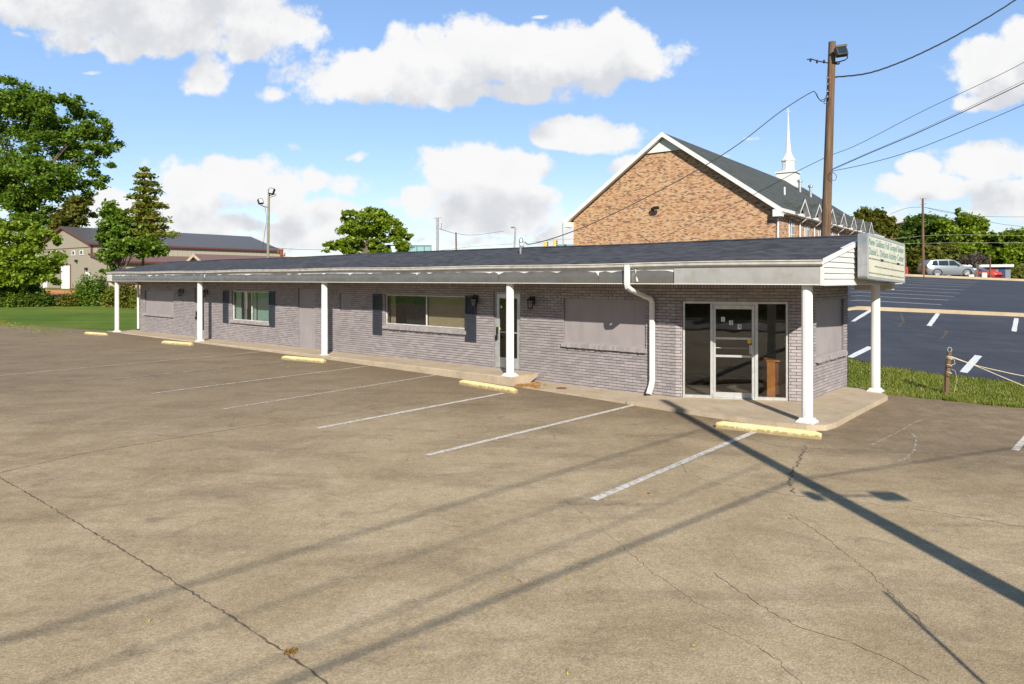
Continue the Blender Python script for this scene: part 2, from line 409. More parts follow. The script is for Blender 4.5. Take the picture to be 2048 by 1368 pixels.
def whitepaint():
    m, t, b = newmat('white_paint'); o = t.node('ShaderNodeTexCoord').outputs['Object']; X, Y, Z = t.sep(o)
    mp = t.node('ShaderNodeMapping'); t.put(mp.inputs[0], o); mp.inputs['Scale'].default_value = (14, 14, .7)
    c = t.mix(t.rng(t.noise(mp.outputs[0], 1, 5, .7), .45, .75, 0, .35), (.68,.68,.665), (.50,.48,.44))
    g = t.math('MULTIPLY', t.rng(Z, .40, .0, 0, 1), t.rng(t.noise(o, 13, 6, .75), .40, .62)); c = t.mix(t.math('MULTIPLY', g, .6), c, (.36,.31,.25))
    c = t.mix(t.rng(t.noise(o, 30, 6, .8), .70, .74, 0, .7), c, (.38,.34,.30))
    t.put(b.inputs['Base Color'], c); b.inputs['Roughness'].default_value = .5; t.put(b.inputs['Normal'], t.bump(t.noise(o, 9, 4, .6), .15, .01)); return m
M['white'] = whitepaint()
M['white_dirty'] = plain('weathered_white_trim', (.56,.55,.51), .55, var=.14, scale=5)
M['siding'] = plain('white_siding', (.64,.63,.60), .55, var=.05, scale=3)
M['soffit'] = plain('tan_soffit', (.58,.50,.38), .7, var=.06, scale=3)
def fascia_mat(name, metal, c):
    m, t, b = newmat(name); o = t.node('ShaderNodeTexCoord').outputs['Object']
    n = t.noise(o, 1.1, 4, .6); c2 = t.ramp(n, [(.3, tuple(x*.8 for x in c)), (.7, c)])
    c2 = t.mix(t.rng(t.noise(o, 3.3, 6, .7), .52, .7, 0, .5), c2, tuple(x*q for x, q in zip(c, (.75,.62,.5))))
    t.put(b.inputs['Base Color'], c2); b.inputs['Metallic'].default_value = metal; b.inputs['Roughness'].default_value = .34
    t.put(b.inputs['Normal'], t.bump(t.noise(o, 1.9, 2, .5), .9, .05)); return m
M['fascia'] = fascia_mat('dented_metal_fascia', .6, (.27,.255,.235))
M['fascia_new'] = fascia_mat('smooth_painted_fascia', .2, (.44,.435,.42))
def shingle(name, a, b_, rot=0, lam=.14):
    m, t, b = newmat(name); o = t.node('ShaderNodeTexCoord').outputs['Object']
    X, Y, Z = t.sep(o)
    row = t.math('FLOOR', t.math('DIVIDE', Y, lam)); sh = t.math('MULTIPLY', t.math('MODULO', row, 7), .137)
    colx = t.math('FLOOR', t.math('DIVIDE', t.math('ADD', X, sh), .21))
    wn = t.node('ShaderNodeTexWhiteNoise', noise_dimensions='2D'); t.put(wn.inputs['Vector'], t.comb(row, colx, 0))
    f = t.math('MULTIPLY_ADD', t.noise(o, .7, 4, .6), .5, t.math('MULTIPLY', wn.outputs[0], .6))
    c = t.ramp(f, [(.15, a), (.85, b_)])
    fr = t.math('FRACT', t.math('DIVIDE', Y, lam)); edge = t.rng(fr, 0, .14, .55, 1)
    c = t.mix(1.0, c, t.comb(edge, edge, edge), 'MULTIPLY')
    g = t.rng(t.noise(o, 90, 2, .6), .3, .7, .8, 1.2); c = t.mix(1.0, c, t.comb(g, g, g), 'MULTIPLY')
    t.put(b.inputs['Base Color'], c); b.inputs['Roughness'].default_value = .9; b.inputs['Specular IOR Level'].default_value = .3
    t.put(b.inputs['Normal'], t.bump(fr, .4, .012)); return m
M['shingle'] = shingle('dark_shingles', (.024,.0245,.029), (.070,.071,.079))
M['shingle_church'] = shingle('grey_green_shingles', (.038,.046,.043), (.080,.088,.083))
M['alu'] = plain('brushed_aluminium', (.56,.57,.56), .38, .6, var=.08, scale=8)
M['alu_dull'] = plain('dull_aluminium', (.40,.42,.42), .45, .5, var=.1, scale=8)
M['glass'] = glass('shop_glass', (.76,.77,.75))
M['glass_teal'] = glass('tinted_window_glass', (.74,.82,.80))
M['glass_dark'] = glass('dark_window_glass', (.3,.33,.35))
M['black'] = plain('black_metal', (.018,.018,.02), .45, .2, var=.2)
M['shutter'] = plain('dark_slate_shutter', (.030,.035,.045), .55, var=.1)
M['frost'] = plain('frosted_lantern_glass', (.22,.22,.22), .2, var=.1)
M['yellow'] = None
def yellow():
    m, t, b = newmat('chipped_yellow_paint'); o = t.node('ShaderNodeTexCoord').outputs['Object']; X, Y, Z = t.sep(o)
    c = t.ramp(t.noise(o, 3, 5, .6), [(.3, (.58,.46,.20)), (.7, (.72,.60,.32))])
    low = t.rng(Z, .10, .02, 0, .26)
    w = t.rng(t.math('ADD', t.noise(o, 11, 8, .8), low), .575, .68, 0, .85); c = t.mix(w, c, (.26,.20,.10))
    t.put(b.inputs['Base Color'], c); b.inputs['Roughness'].default_value = .75
    t.put(b.inputs['Normal'], t.bump(t.noise(o, 22, 5, .7), .7, .02)); return m
M['yellow'] = yellow()
def grass_ground():
    m, t, b = newmat('grass_ground'); o = t.node('ShaderNodeTexCoord').outputs['Object']
    c = t.ramp(t.noise(o, .12, 5, .6, .5), [(.3, (.10,.18,.028)), (.5, (.155,.235,.038)), (.72, (.26,.27,.06))])
    c = t.mix(t.rng(t.noise(o, 1.3, 6, .7), .45, .7, 0, .5), c, (.20,.235,.05))
    mp = t.node('ShaderNodeMapping'); t.put(mp.inputs[0], o); mp.inputs['Scale'].default_value = (.05, .55, 1)
    c = t.mix(t.rng(t.noise(mp.outputs[0], 1, 4, .5), .4, .65, 0, .5), c, (.07,.165,.022))
    g = t.rng(t.noise(o, 14, 4, .8), .25, .75, .55, 1.4); c = t.mix(1.0, c, t.comb(g, g, g), 'MULTIPLY')
    t.put(b.inputs['Base Color'], c); b.inputs['Roughness'].default_value = 1; b.inputs['Specular IOR Level'].default_value = .1
    t.put(b.inputs['Normal'], t.bump(t.noise(o, 11, 6, .8), 1, .15)); return m
M['grass'] = grass_ground()
M['clay'] = plain('orange_clay', (.52,.20,.06), .95, var=.25, scale=.8, bump=.8, bscale=3, tint=(.30,.13,.05))
def leafmat(name, a, b_, c3=None, trans=.35):
    m, t, b = newmat(name); gi = t.node('ShaderNodeNewGeometry').outputs['Random Per Island']
    o = t.node('ShaderNodeTexCoord').outputs['Object']
    f = t.math('MULTIPLY_ADD', gi, .5, t.math('MULTIPLY', t.noise(o, .45, 3, .6), .6))
    st = [(.15, a), (.6, b_)]
    st.append((.92, c3 if c3 else tuple(x*1.25 for x in b_)))
    c = t.ramp(f, st)
    t.put(b.inputs['Base Color'], c); b.inputs['Roughness'].default_value = .5; b.inputs['Specular IOR Level'].default_value = .35
    tr = t.node('ShaderNodeBsdfTranslucent'); t.put(tr.inputs[0], t.mix(1.0, c, (1.3,1.25,.7), 'MULTIPLY'))
    mx = t.node('ShaderNodeMixShader'); mx.inputs[0].default_value = trans
    t.l.new(b.outputs[0], mx.inputs[1]); t.l.new(tr.outputs[0], mx.inputs[2]); t.l.new(mx.outputs[0], t.n['Material Output'].inputs[0]); return m
M['leaf_dark'] = leafmat('deep_green_leaves', (.058,.122,.014), (.125,.215,.020), (.22,.30,.03))
M['leaf_mid'] = leafmat('mid_green_leaves', (.050,.105,.012), (.095,.165,.018), (.16,.21,.025))
M['leaf_bright'] = leafmat('bright_green_leaves', (.10,.175,.012), (.20,.285,.018), (.28,.34,.03))
M['leaf_autumn'] = leafmat('turning_leaves', (.085,.15,.016), (.18,.22,.026), (.33,.20,.04))
M['leaf_olive'] = leafmat('olive_leaves', (.075,.10,.014), (.14,.155,.022), (.21,.17,.03))
M['leaf_ref'] = leafmat('shade_green_leaves', (.02,.045,.010), (.04,.075,.016))
M['blade'] = leafmat('grass_blades', (.085,.130,.014), (.175,.215,.030), (.34,.29,.10), .3)
M['dead'] = leafmat('dry_grass', (.16,.15,.04), (.36,.20,.06), (.50,.24,.08), .3)
M['bark'] = plain('grey_bark', (.13,.105,.08), .95, var=.3, scale=6, bump=.8, bscale=12)
def woodpole():
    m, t, b = newmat('weathered_pole_wood'); o = t.node('ShaderNodeTexCoord').outputs['Object']
    mp = t.node('ShaderNodeMapping'); t.put(mp.inputs[0], o); mp.inputs['Scale'].default_value = (9, 9, .35)
    n = t.noise(mp.outputs[0], 2.4, 7, .7, .6)
    c = t.ramp(n, [(.25, (.06,.035,.02)), (.5, (.135,.08,.045)), (.75, (.22,.14,.085))])
    c = t.mix(t.rng(t.noise(o, .9, 4, .6), .5, .7, 0, .4), c, (.19,.16,.12))
    t.put(b.inputs['Base Color'], c); b.inputs['Roughness'].default_value = .95; t.put(b.inputs['Normal'], t.bump(n, .8, .03)); return m
M['pole'] = woodpole()
M['cable'] = plain('black_cable', (.03,.03,.032), .6, var=.1)
M['cable_grey'] = plain('grey_cable', (.16,.17,.18), .6, var=.1)
M['steel'] = plain('galvanised_steel', (.42,.44,.45), .45, .7, var=.12)
M['rust'] = plain('rusty_metal', (.22,.09,.045), .8, .3, var=.3, scale=14)
def brick_tex(name, stops, mortar, lenx=.215, lenz=.072, axis='xz'):
    m, t, b = newmat(name); o = t.node('ShaderNodeTexCoord').outputs['Object']; X, Y, Z = t.sep(o)
    H = X if axis == 'xz' else Y
    rz = t.math('DIVIDE', Z, lenz); row = t.math('FLOOR', rz); odd = t.math('MULTIPLY', t.math('MODULO', row, 2), .5)
    cx = t.math('ADD', t.math('DIVIDE', H, lenx), odd); col = t.math('FLOOR', cx)
    wn = t.node('ShaderNodeTexWhiteNoise', noise_dimensions='2D'); t.put(wn.inputs['Vector'], t.comb(row, col, 0))
    clus = t.noise(t.vmath('MULTIPLY', o, (.5, .5, 2.2)), 1.6, 4, .7)
    f = t.math('ADD', t.math('MULTIPLY', wn.outputs[0], .72), t.math('MULTIPLY', clus, .45))
    c = t.ramp(f, stops, 'CONSTANT')
    e = t.math('MINIMUM', t.rng(t.math('FRACT', rz), 0, .12), t.rng(t.math('FRACT', cx), 0, .05))
    c = t.mix(t.math('SUBTRACT', 1, e), c, mortar)
    t.put(b.inputs['Base Color'], c); b.inputs['Roughness'].default_value = .9
    t.put(b.inputs['Normal'], t.bump(e, .3, .01)); return m
CB = [(0, (.36,.21,.11)), (.30, (.43,.27,.15)), (.50, (.49,.325,.19)), (.64, (.40,.20,.10)), (.76, (.33,.15,.075)), (.83, (.17,.10,.075)), (.90, (.12,.085,.07))]
M['church_brick'] = brick_tex('church_brick', CB, (.50,.36,.22))
M['church_brick_y'] = brick_tex('church_side_brick', CB, (.50,.36,.22), axis='yz')
def ribbed(name, c, axis=0, pitch=.3, rough=.5, metal=0.0):
    m, t, b = newmat(name); o = t.node('ShaderNodeTexCoord').outputs['Object']; s = t.sep(o)[axis]
    fr = t.math('FRACT', t.math('DIVIDE', s, pitch)); e = t.math('MINIMUM', t.rng(fr, 0, .1), t.rng(fr, .22, .12))
    h = t.math('MAXIMUM', t.rng(fr, .12, .0), t.rng(fr, .88, 1.0))
    cc = t.mix(t.math('MULTIPLY', h, .35), c, tuple(x*.72 for x in c))
    t.put(b.inputs['Base Color'], cc); b.inputs['Roughness'].default_value = rough; b.inputs['Metallic'].default_value = metal
    t.put(b.inputs['Normal'], t.bump(h, .5, .03)); return m
M['metal_tan_x'] = ribbed('tan_metal_cladding', (.32,.28,.215), 0)
M['metal_tan_y'] = ribbed('tan_metal_cladding_side', (.36,.325,.255), 1, .6)
M['metal_roof'] = ribbed('charcoal_metal_roof', (.085,.080,.082), 1, .4, .45)
M['brown'] = plain('brown_trim', (.13,.045,.035), .55, var=.08)
M['redroof'] = ribbed('red_brown_metal_roof', (.17,.10,.085), 0, .4, .6)
M['tan'] = plain('tan_board', (.55,.38,.19), .8, var=.1)
M['doorwhite'] = plain('white_metal_door', (.70,.71,.72), .5, var=.05)
M['wood'] = plain('orange_varnished_wood', (.60,.24,.055), .4, var=.2, scale=3, tint=(.42,.15,.03))
M['wood_dark'] = plain('brown_varnished_wood', (.20,.07,.03), .4, var=.2, scale=3)
M['carpet'] = plain('worn_tile_floor', (.24,.19,.14), .8, var=.25, scale=2.5)
M['room'] = plain('room_paint', (.45,.42,.37), .9, var=.06)
M['room_teal'] = plain('pale_green_room_paint', (.55,.60,.57), .9, var=.05)
M['blind'] = plain('dark_vertical_blind', (.055,.055,.06), .8, var=.15)
M['shade'] = plain('beige_window_shade', (.62,.50,.34), .8, var=.05)
M['curtain'] = plain('off_white_curtain', (.66,.66,.60), .8, var=.06)
M['signface'] = plain('faded_cream_sign_face', (.56,.56,.45), .45, var=.06, scale=2, tint=(.50,.49,.38))
M['signtext'] = plain('faded_teal_lettering', (.13,.25,.25), .6, var=.15, scale=30)
M['silver'] = plain('silver_car_paint', (.27,.30,.32), .28, .5, var=.03)
M['carglass'] = plain('car_window', (.02,.035,.045), .08, 0, var=.1)
M['tyre'] = plain('tyre_rubber', (.02,.02,.02), .85, var=.2)
M['red'] = plain('red_paint', (.45,.04,.03), .5, var=.1)
M['tlyellow'] = plain('signal_yellow', (.75,.42,.03), .5, var=.08)
M['teal'] = plain('teal_metal', (.06,.30,.30), .5, var=.1)
M['blueroof'] = plain('blue_grey_metal', (.12,.25,.33), .5, var=.1)
M['sticker_y'] = plain('yellow_sticker', (.85,.50,.02), .5, var=.03)
M['sticker_w'] = plain('white_sticker', (.8,.8,.8), .5, var=.02)
M['wallgrey'] = plain('grey_blue_wall', (.20,.24,.28), .7, var=.08)
M['rope'] = plain('cream_rope', (.58,.50,.36), .9, var=.1)
M['bulb'] = plain('lamp_lens', (.55,.60,.60), .1, .2, var=.05)
# ------------------------------------------------------------------ ground, lots, kerbs, markings
def axis_steps(a, b, segs):
    return sorted(set(round(x, 3) for x in segs))
def lin(a, b, n): return [a+(b-a)*i/n for i in range(n+1)]
gx = [-1500,-800,-400,-250,-160]+lin(-120, -60, 12)+lin(-58, 40, 49)+lin(44, 120, 16)+[160,250,400,800,1500]
gy = [-1200,-500,-200,-120,-80,-60]+lin(-50, 10, 12)+lin(12, 80, 68)+lin(84, 160, 16)+[200,300,500,900,1500,2500]
gx = sorted(set(gx)); gy = sorted(set(gy))
def in_sheet(X, Y):
    return True
gv = []
for y in gy:
    for x in gx:
        gv.append((x, y, G(x, y)-.06))
nx = len(gx); gf = [(j*nx+i, j*nx+i+1, (j+1)*nx+i+1, (j+1)*nx+i) for j in range(len(gy)-1) for i in range(nx-1)]
tag(link_mesh('ground', gv, gf, M['grass'], smooth=True), kind='structure')
def sheet(name, A, B, na, nb, m, dz=0.0, thick=.12, jit=0.0):
    """sheet between two boundary polylines A and B (same count), draped on the ground, with a skirt"""
    def sub(P, n):
        out = []
        seg = len(P)-1
        for i in range(n+1):
            t = i/n*seg; k = min(int(t), seg-1); f = t-k
            out.append((P[k][0]+(P[k+1][0]-P[k][0])*f, P[k][1]+(P[k+1][1]-P[k][1])*f))
        return out
    a, b = sub(A, na), sub(B, na); v, f = [], []
    for i in range(na+1):
        jj = random.uniform(-jit, jit)
        for j in range(nb+1):
            t = j/nb; x = a[i][0]+(b[i][0]-a[i][0])*t; y = a[i][1]+(b[i][1]-a[i][1])*t
            if jit and j == nb: x += N[0]*jj; y += N[1]*jj
            v.append((x, y, G(x, y)+dz))
    w = nb+1
    for i in range(na):
        for j in range(nb): f.append((i*w+j, (i+1)*w+j, (i+1)*w+j+1, i*w+j+1))
    def skirt(ids):
        k = len(v)
        for q in ids: v.append((v[q][0], v[q][1], v[q][2]-thick))
        for i in range(len(ids)-1): f.append((ids[i], ids[i+1], k+i+1, k+i))
    skirt([i*w for i in range(na+1)]); skirt([i*w+nb for i in range(na+1)])
    skirt(list(range(w))); skirt([na*w+j for j in range(w)])
    o = link_mesh(name, v, f, m, smooth=False); return tag(o, kind='structure')
# tan car park: in front of the shops
P_ = lambda u, v: W(u, v)
FL = on_ground(0, 666)[:2]; FR_ = on_ground(232, 657)[:2]
uv1 = UV(*FL); uv2 = UV(*FR_)
front = [W(-75, -3.4), W(-46, uv1[1]), W(-31.2, -.9), W(-29.7, .3), W(-20, .3), W(0, .3), W(2.4, 3.9), W(3.9, 4.15), W(14, 4.12), W(26, 4.12)]
back = [W(-75, -40), W(-46, -34), W(-31, -30), W(-29.5, -30), W(-20, -29), W(0, -26), W(2.4, -24), W(3.9, -24), W(14, -22), W(26, -22)]
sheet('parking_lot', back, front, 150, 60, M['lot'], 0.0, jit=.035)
# sealed blacktop lots on the slope to the right
def gline(pxy): return [on_ground(*p)[:2] for p in pxy]
e_l = gline([(1640, 706), (1701, 716), (1763, 731), (1824, 739), (1930, 752), (2048, 765), (2130, 782)])
e_l = [W(-8, 9.5)]+e_l+[W(30, 6)]
def kerbline(px): return (px-CX)/F_PX*28.0, 28.0
k_l = [kerbline(p) for p in (1400, 1640, 1701, 1763, 1824, 1930, 2048, 2130)]+[(60, 28)]
sheet('lower_lot', e_l, k_l, 70, 30, M['blacktop'], .0, jit=0)
k2 = [(x, 28.16) for x in (0, 12, 20, 30, 60)]; t2 = [(6, 62), (24, 62), (38, 62), (60, 62), (100, 62)]
sheet('upper_lot', k2, t2, 50, 40, M['blacktop'], .0)
def kerb(name, pts, w, h, m):
    mb = MB(); v = []; f = []
    for (x, y) in pts:
        z = G(x, y-.02)
        v += [(x, y, z-.2), (x, y, z+h), (x, y+w, z+h), (x, y+w, z-.2)]
    for i in range(len(pts)-1):
        for j in range(3): f.append((i*4+j, (i+1)*4+j, (i+1)*4+j+1, i*4+j+1))
    return tag(link_mesh(name, v, f, m), kind='structure')
kerb('kerb', [(x, 27.95) for x in lin(6, 60, 54)], .24, .15, M['kerb'])
kerb('kerb', [(x, 61.9) for x in lin(14, 100, 60)], .4, .20, M['kerb'])
# road above the crest
sheet('road', [(14, 62.4), (110, 62.4)], [(10, 80), (130, 80)], 30, 6, M['blacktop'], .0)
# street, kerb and verge behind the camera (seen in the shop glass)
def flat(name, x0, x1, y0, y1, z, m): 
    return tag(link_mesh(name, [(x0,y0,z),(x1,y0,z),(x1,y1,z),(x0,y1,z)], [(0,1,2,3)], m), kind='structure')
flat('street', -60, 60, -14, -6.5, -.03, M['blacktop'])
kb = MB(); kb.box(-60, 60, -14.5, -14, -.2, .08); tag(kb.build('kerb', M['kerb']), kind='structure')

def strip(name, p, q, w, m, lift=.006, n=14, taper=None, wob=0.0):
    """thin painted or worn strip between two photo points, draped on the ground"""
    a, b = (on_ground(*p) if len(p) == 2 else p), (on_ground(*q) if len(q) == 2 else q)
    d = Vector((b[0]-a[0], b[1]-a[1])); L = d.length; d.normalize(); s = Vector((-d.y, d.x)); v = []; f = []
    for i in range(n+1):
        t = i/n; o = random.uniform(-wob, wob)
        ww = w*.5*(1+random.uniform(-.08, .08)) if not wob else w*.5*random.uniform(.5, 1.5)
        x, y = a[0]+d.x*L*t+s.x*o, a[1]+d.y*L*t+s.y*o
        for k in (-1, 1): v.append((x+s.x*ww*k, y+s.y*ww*k, G(x+s.x*ww*k, y+s.y*ww*k)+lift))
    for i in range(n): f.append((2*i, 2*i+2, 2*i+3, 2*i+1))
    return tag(link_mesh(name, v, f, m), kind='structure')
for p, q, m in [((1187,1000),(1548,848),'line'), ((852,913),(1275,809),'line'), ((636,857),(1007,787),'line'), ((448,819),(894,747),'line_mid'),
                ((300,788),(757,730),'line_mid'), ((219,760),(581,722),'line_faint'), ((-60,757),(530,703),'line_mid'), ((137,718),(441,692),'line_faint'),
                ((-20,706),(185,699),'line_faint'), ((2030,902),(2075,850),'line')]:
    strip('stall_line', p, q, .105, M[m], .006, 30)
for p, q in [((1876,627.5),(1858,652)), ((2033,637),(2028,663)), ((1742,621),(1706,643)), ((1957,712),(1927,746)), ((1742,695),(1700,715))]:
    strip('stall_line', p, q, .15 if q[1] < 700 else .19, M['line_new'], .006, 6)
for i, (xr, yr) in enumerate([(1883,609.6),(1897,600.6),(1909,593.4),(1919,586.8),(1928,580.4),(1937,574.8),(1945,570.2),(1953,566.6),(1959,563.8)]):
    strip('stall_line', (1700, yr-.041*(xr-1700)), (xr, yr), .13, M['line_new'], .008, 10)
# joints and cracks of the old lot
def crack(pts, w=.02, m='crack', wob=.012, sub=10, lift=.003, name='pavement_crack'):
    P = [on_ground(*p) for p in pts]; v = []; f = []; Q = []
    for a, b in zip(P, P[1:]):
        L = math.hypot(b[0]-a[0], b[1]-a[1]); n = max(2, int(L/.05))
        for i in range(n): Q.append((a[0]+(b[0]-a[0])*i/n, a[1]+(b[1]-a[1])*i/n))
    Q.append(P[-1][:2])
    for i, (x, y) in enumerate(Q):
        a, b = Q[max(0, i-1)], Q[min(len(Q)-1, i+1)]; d = Vector((b[0]-a[0], b[1]-a[1])).normalized(); s = Vector((-d.y, d.x))
        o = random.uniform(-wob, wob); ww = w*.5*random.uniform(.35, 1.6)
        if i in (0, len(Q)-1): ww = .001
        x0, y0 = x+s.x*o, y+s.y*o
        for k in (-1, 1): v.append((x0+s.x*ww*k, y0+s.y*ww*k, G(x0, y0)+lift))
    for i in range(len(Q)-1): f.append((2*i, 2*i+2, 2*i+3, 2*i+1))
    return tag(link_mesh(name, v, f, M[m]), kind='structure')
crack([(-60,925),(0,957),(80,1002),(160,1050),(250,1105),(350,1165),(450,1228),(560,1300),(650,1366),(720,1420)], .015, name='expansion_joint')
crack([(-40,956),(160,910),(330,880),(470,858),(640,835),(820,808),(950,790)], .018, 'crack_soft', .008, name='expansion_joint')
crack([(1130,1000),(1220,1075),(1310,1150),(1400,1215),(1470,1240)], .005, 'crack_soft', .02)
crack([(1425,1145),(1490,1190),(1540,1228),(1610,1265),(1700,1290),(1790,1330),(1860,1372)], .007, 'crack', .02)
crack([(1612,892),(1600,918),(1588,938),(1578,965),(1590,990)], .022, 'crack', .035)
crack([(1358,922),(1372,945),(1420,965),(1480,976),(1560,989),(1640,998),(1750,1010),(1880,1028),(2060,1058)], .008, 'crack_soft', .025)
crack([(1580,1030),(1650,1075),(1740,1150),(1790,1200),(1860,1262)], .007, 'crack_soft', .02)
crack([(1480,872),(1560,895),(1680,900),(1800,906),(2060,912)], .014, 'crack_soft', .02)
crack([(1100,855),(1104,868),(1112,880)], .012, 'crack_soft', .03)
crack([(1650,1420),(1560,1330),(1500,1290),(1400,1245)], .005, 'crack_soft', .02)
crack([(1790,926),(1812,918),(1830,900),(1832,876),(1822,866)], .035, 'line_faint', .008)
crack([(1740,892),(1790,868),(1830,845),(1852,838)], .02, 'line_faint', .008)
for p in [((1701,660),(1860,668),(2048,684)), ((1701,688),(1880,703),(2048,716)), ((1730,640),(1900,660),(2048,668))]:
    crack(p, .03, 'crack', .01)
crack([(1802,628),(1808,645),(1795,655)], .05, 'crack', .04); crack([(1893,662),(1890,672),(1880,680)], .05, 'crack', .04)

# kerb-side walks
slabz = [(-31,-.01),(-23,.045),(-15,.11),(-8,.165),(-5.4,.18),(-3.9,.18)]
wv, wf = [], []
us = lin(-31.1, -3.93, 60)
for u in us:
    z = interp(u, slabz); e = random.uniform(-.012, .012)
    for (v_, z_) in ((.2, z), (-1.03+e, z), (-1.06+e, z-.02), (-1.06+e, z-.5)):
        x, y = W(u, v_); wv.append((x, y, z_))
for i in range(60):
    for j in range(3): wf.append((i*4+j, i*4+j+1, (i+1)*4+j+1, (i+1)*4+j))
k = 60*4; wf.append((k, k+1, k+2, k+3)); 
tag(link_mesh('sidewalk', wv, wf, M['walk']), kind='structure')
mb = MB(); pts = [W(*p) for p in [(-3.92,-.02),(-3.92,-1.02),(-2,-1.04),(-.62,-1.1),(-.58,.1),(-1.5,.12)]]
mb.prism(pts, -.5, -.028); tag(mb.build('sidewalk', M['walk']), kind='structure')
mb = MB(); pts = [W(*p) for p in [(-.57,.15),(-.57,-1.12),(.6,-1.2),(1.9,-1.24),(2.7,-1.24),(3.2,-1.14),(3.46,-.9),(3.52,-.5),(3.5,1.1),(3.5,3.3),(3.2,3.85),(2.9,4.05),(2.3,4.0),(2.3,1.3)]]
mb.prism(pts, -.5, .0); tag(mb.build('sidewalk', M['walk']), kind='structure')
mb = MB(); mb.lathe([(.13,0),(.13,.012),(.118,.014),(.10,.010),(.02,.012)], n=20)
x, y = W(U(1123,-.55), -.55); o = mb.build('cleanout_cover', M['rust']); o.location = (x, y, -.03)
tag(o, 'small round rusty cover set in the walk strip beside the raised step', 'utility cover')

# ------------------------------------------------------------------ the shop building (local frame: x along the front, y inward)
shop = thing('commercial_building', 'long low mauve painted brick shop building with white columns and dark shingle roof', 'building', (AX, AY, 0), TH)
ANG = math.atan2(1.264, 2.35); LAB = math.hypot(2.35, 1.264)
MAB = Matrix.Rotation(ANG, 4, 'Z'); MS = Matrix.Translation((2.35, 1.264, 0)) @ Matrix.Rotation(R(90), 4, 'Z')
def wAB(px, q=0.0):   # distance along the angled shop front at image column px
    k = (px-CX)/F_PX
    def pos(w): 
        p = MAB @ Vector((w, q, 0)); return W(p.x, p.y)
    lo, hi = -1.0, 4.0
    for _ in range(50):
        md = (lo+hi)/2; X, Y = pos(md)
        if X/Y < k: lo = md
        else: hi = md
    return lo
PITCH, BH, BL, BG = .0686, .0560, .211, .008
def bricks(mb, w0, w1, z0, ops, Mx=None, seed=1, soldier=True, stagger=0):
    rg = random.Random(seed)
    z = 2.405
    def one(a, b, za, zb):
        if b-a < .02: return
        q = -.017+rg.uniform(-.004, .004); t1 = rg.uniform(-.003, .003); t2 = rg.uniform(-.0025, .0025)
        e = rg.uniform(0, .003)
        v = [(a+e,.01,za),(b-e,.01,za),(b-e,.01,zb),(a+e,.01,zb),(a+e,q+t1,za+e),(b-e,q-t1,za+e),(b-e,q-t1+t2,zb-e),(a+e,q+t1+t2,zb-e)]
        if Mx is not None: v = [tuple(Mx @ Vector(p)) for p in v]
        mb.add(v, [(4,5,6,7),(3,7,6,2),(0,1,5,4),(0,4,7,3),(1,2,6,5)])
    if soldier:
        x = w0
        while x < w1-.03: one(x, min(w1, x+.0575), z+.012, z+.155); x += .0686
    row = stagger
    while z-BH > z0:
        za, zb = z-BH, z
        x = w0-(BL+BG)*(.5 if row % 2 else 0)
        spans = [(a, b) for (a, b, c, d) in ops if c < (za+zb)/2 < d]
        while x < w1:
            segs = [(max(x, w0), min(x+BL, w1))]
            for (a, b) in spans:
                ns = []
                for (p, q) in segs:
                    if b <= p or a >= q: ns.append((p, q))
                    else:
                        if p < a: ns.append((p, a))
                        if q > b: ns.append((b, q))
                segs = ns
            for (p, q) in segs: one(p, q, za, zb)
            x += BL+BG
        z -= PITCH; row += 1
def panels(mb, w0, w1, z0, z1, q0, q1, ops, Mx=None):
    xs = sorted({w0, w1, *[a for a, b, c, d in ops], *[b for a, b, c, d in ops]}); 
    for a, b in zip(xs, xs[1:]):
        m = (a+b)/2; hs = sorted((c, d) for (p, q, c, d) in ops if p < m < q); z = z0
        for (c, d) in hs:
            if c > z: mb.box(a, b, q0, q1, z, c, Mx)
            z = max(z, d)
        if z < z1: mb.box(a, b, q0, q1, z, z1, Mx)
UL = -29.67
# openings of the long front: (u0,u1,z0,z1)
OP = dict(bw1=(-29.11,-25.77,.93,2.10), d0=(-23.62,-22.68,.03,2.26), w1=(-20.22,-17.22,.93,2.13), bd=(-15.22,-14.15,.09,2.27),
          sp=(-12.64,-11.98,1.55,2.13), w2=(-10.2,-6.56,1.19,2.13), d2=(-5.49,-4.53,.16,2.265), bw3=(-3.09,-.74,1.03,2.135))
sfL, sfR = wAB(1364.5), wAB(1577.5)
OPA = [(sfL, sfR, -.02, 2.135)]
OPS = [(V(1631, 2.35)-1.264, V(1687, 2.35)-1.264, .87, 2.15)]
bm_ = MB(); bricks(bm_, UL, 0.006, -.16, list(OP.values()), None, 3); 
bricks(bm_, -0.002, LAB-.005, -.05, OPA, MAB, 5, stagger=1)
bricks(bm_, 0.005, 3.14, -.1, OPS, MS, 6)
bw = bm_.build('brick_wall', M['brick'], shop, fix=False)
pb = MB(); panels(pb, UL, 0.0, -.4, 2.56, 0.0, .2, list(OP.values())); panels(pb, .06, LAB, -.4, 2.56, .0, .2, OPA, MAB)
panels(pb, .0, 3.14, -.4, 2.56, .001, .2, OPS, MS)
pb.box(UL, 2.34, 4.2, 4.4, -.4, 2.55); pb.box(UL-.001, UL+.2, .2, 4.2, -.4, 2.55)
pb.build('wall_core', M['mortar'], shop)
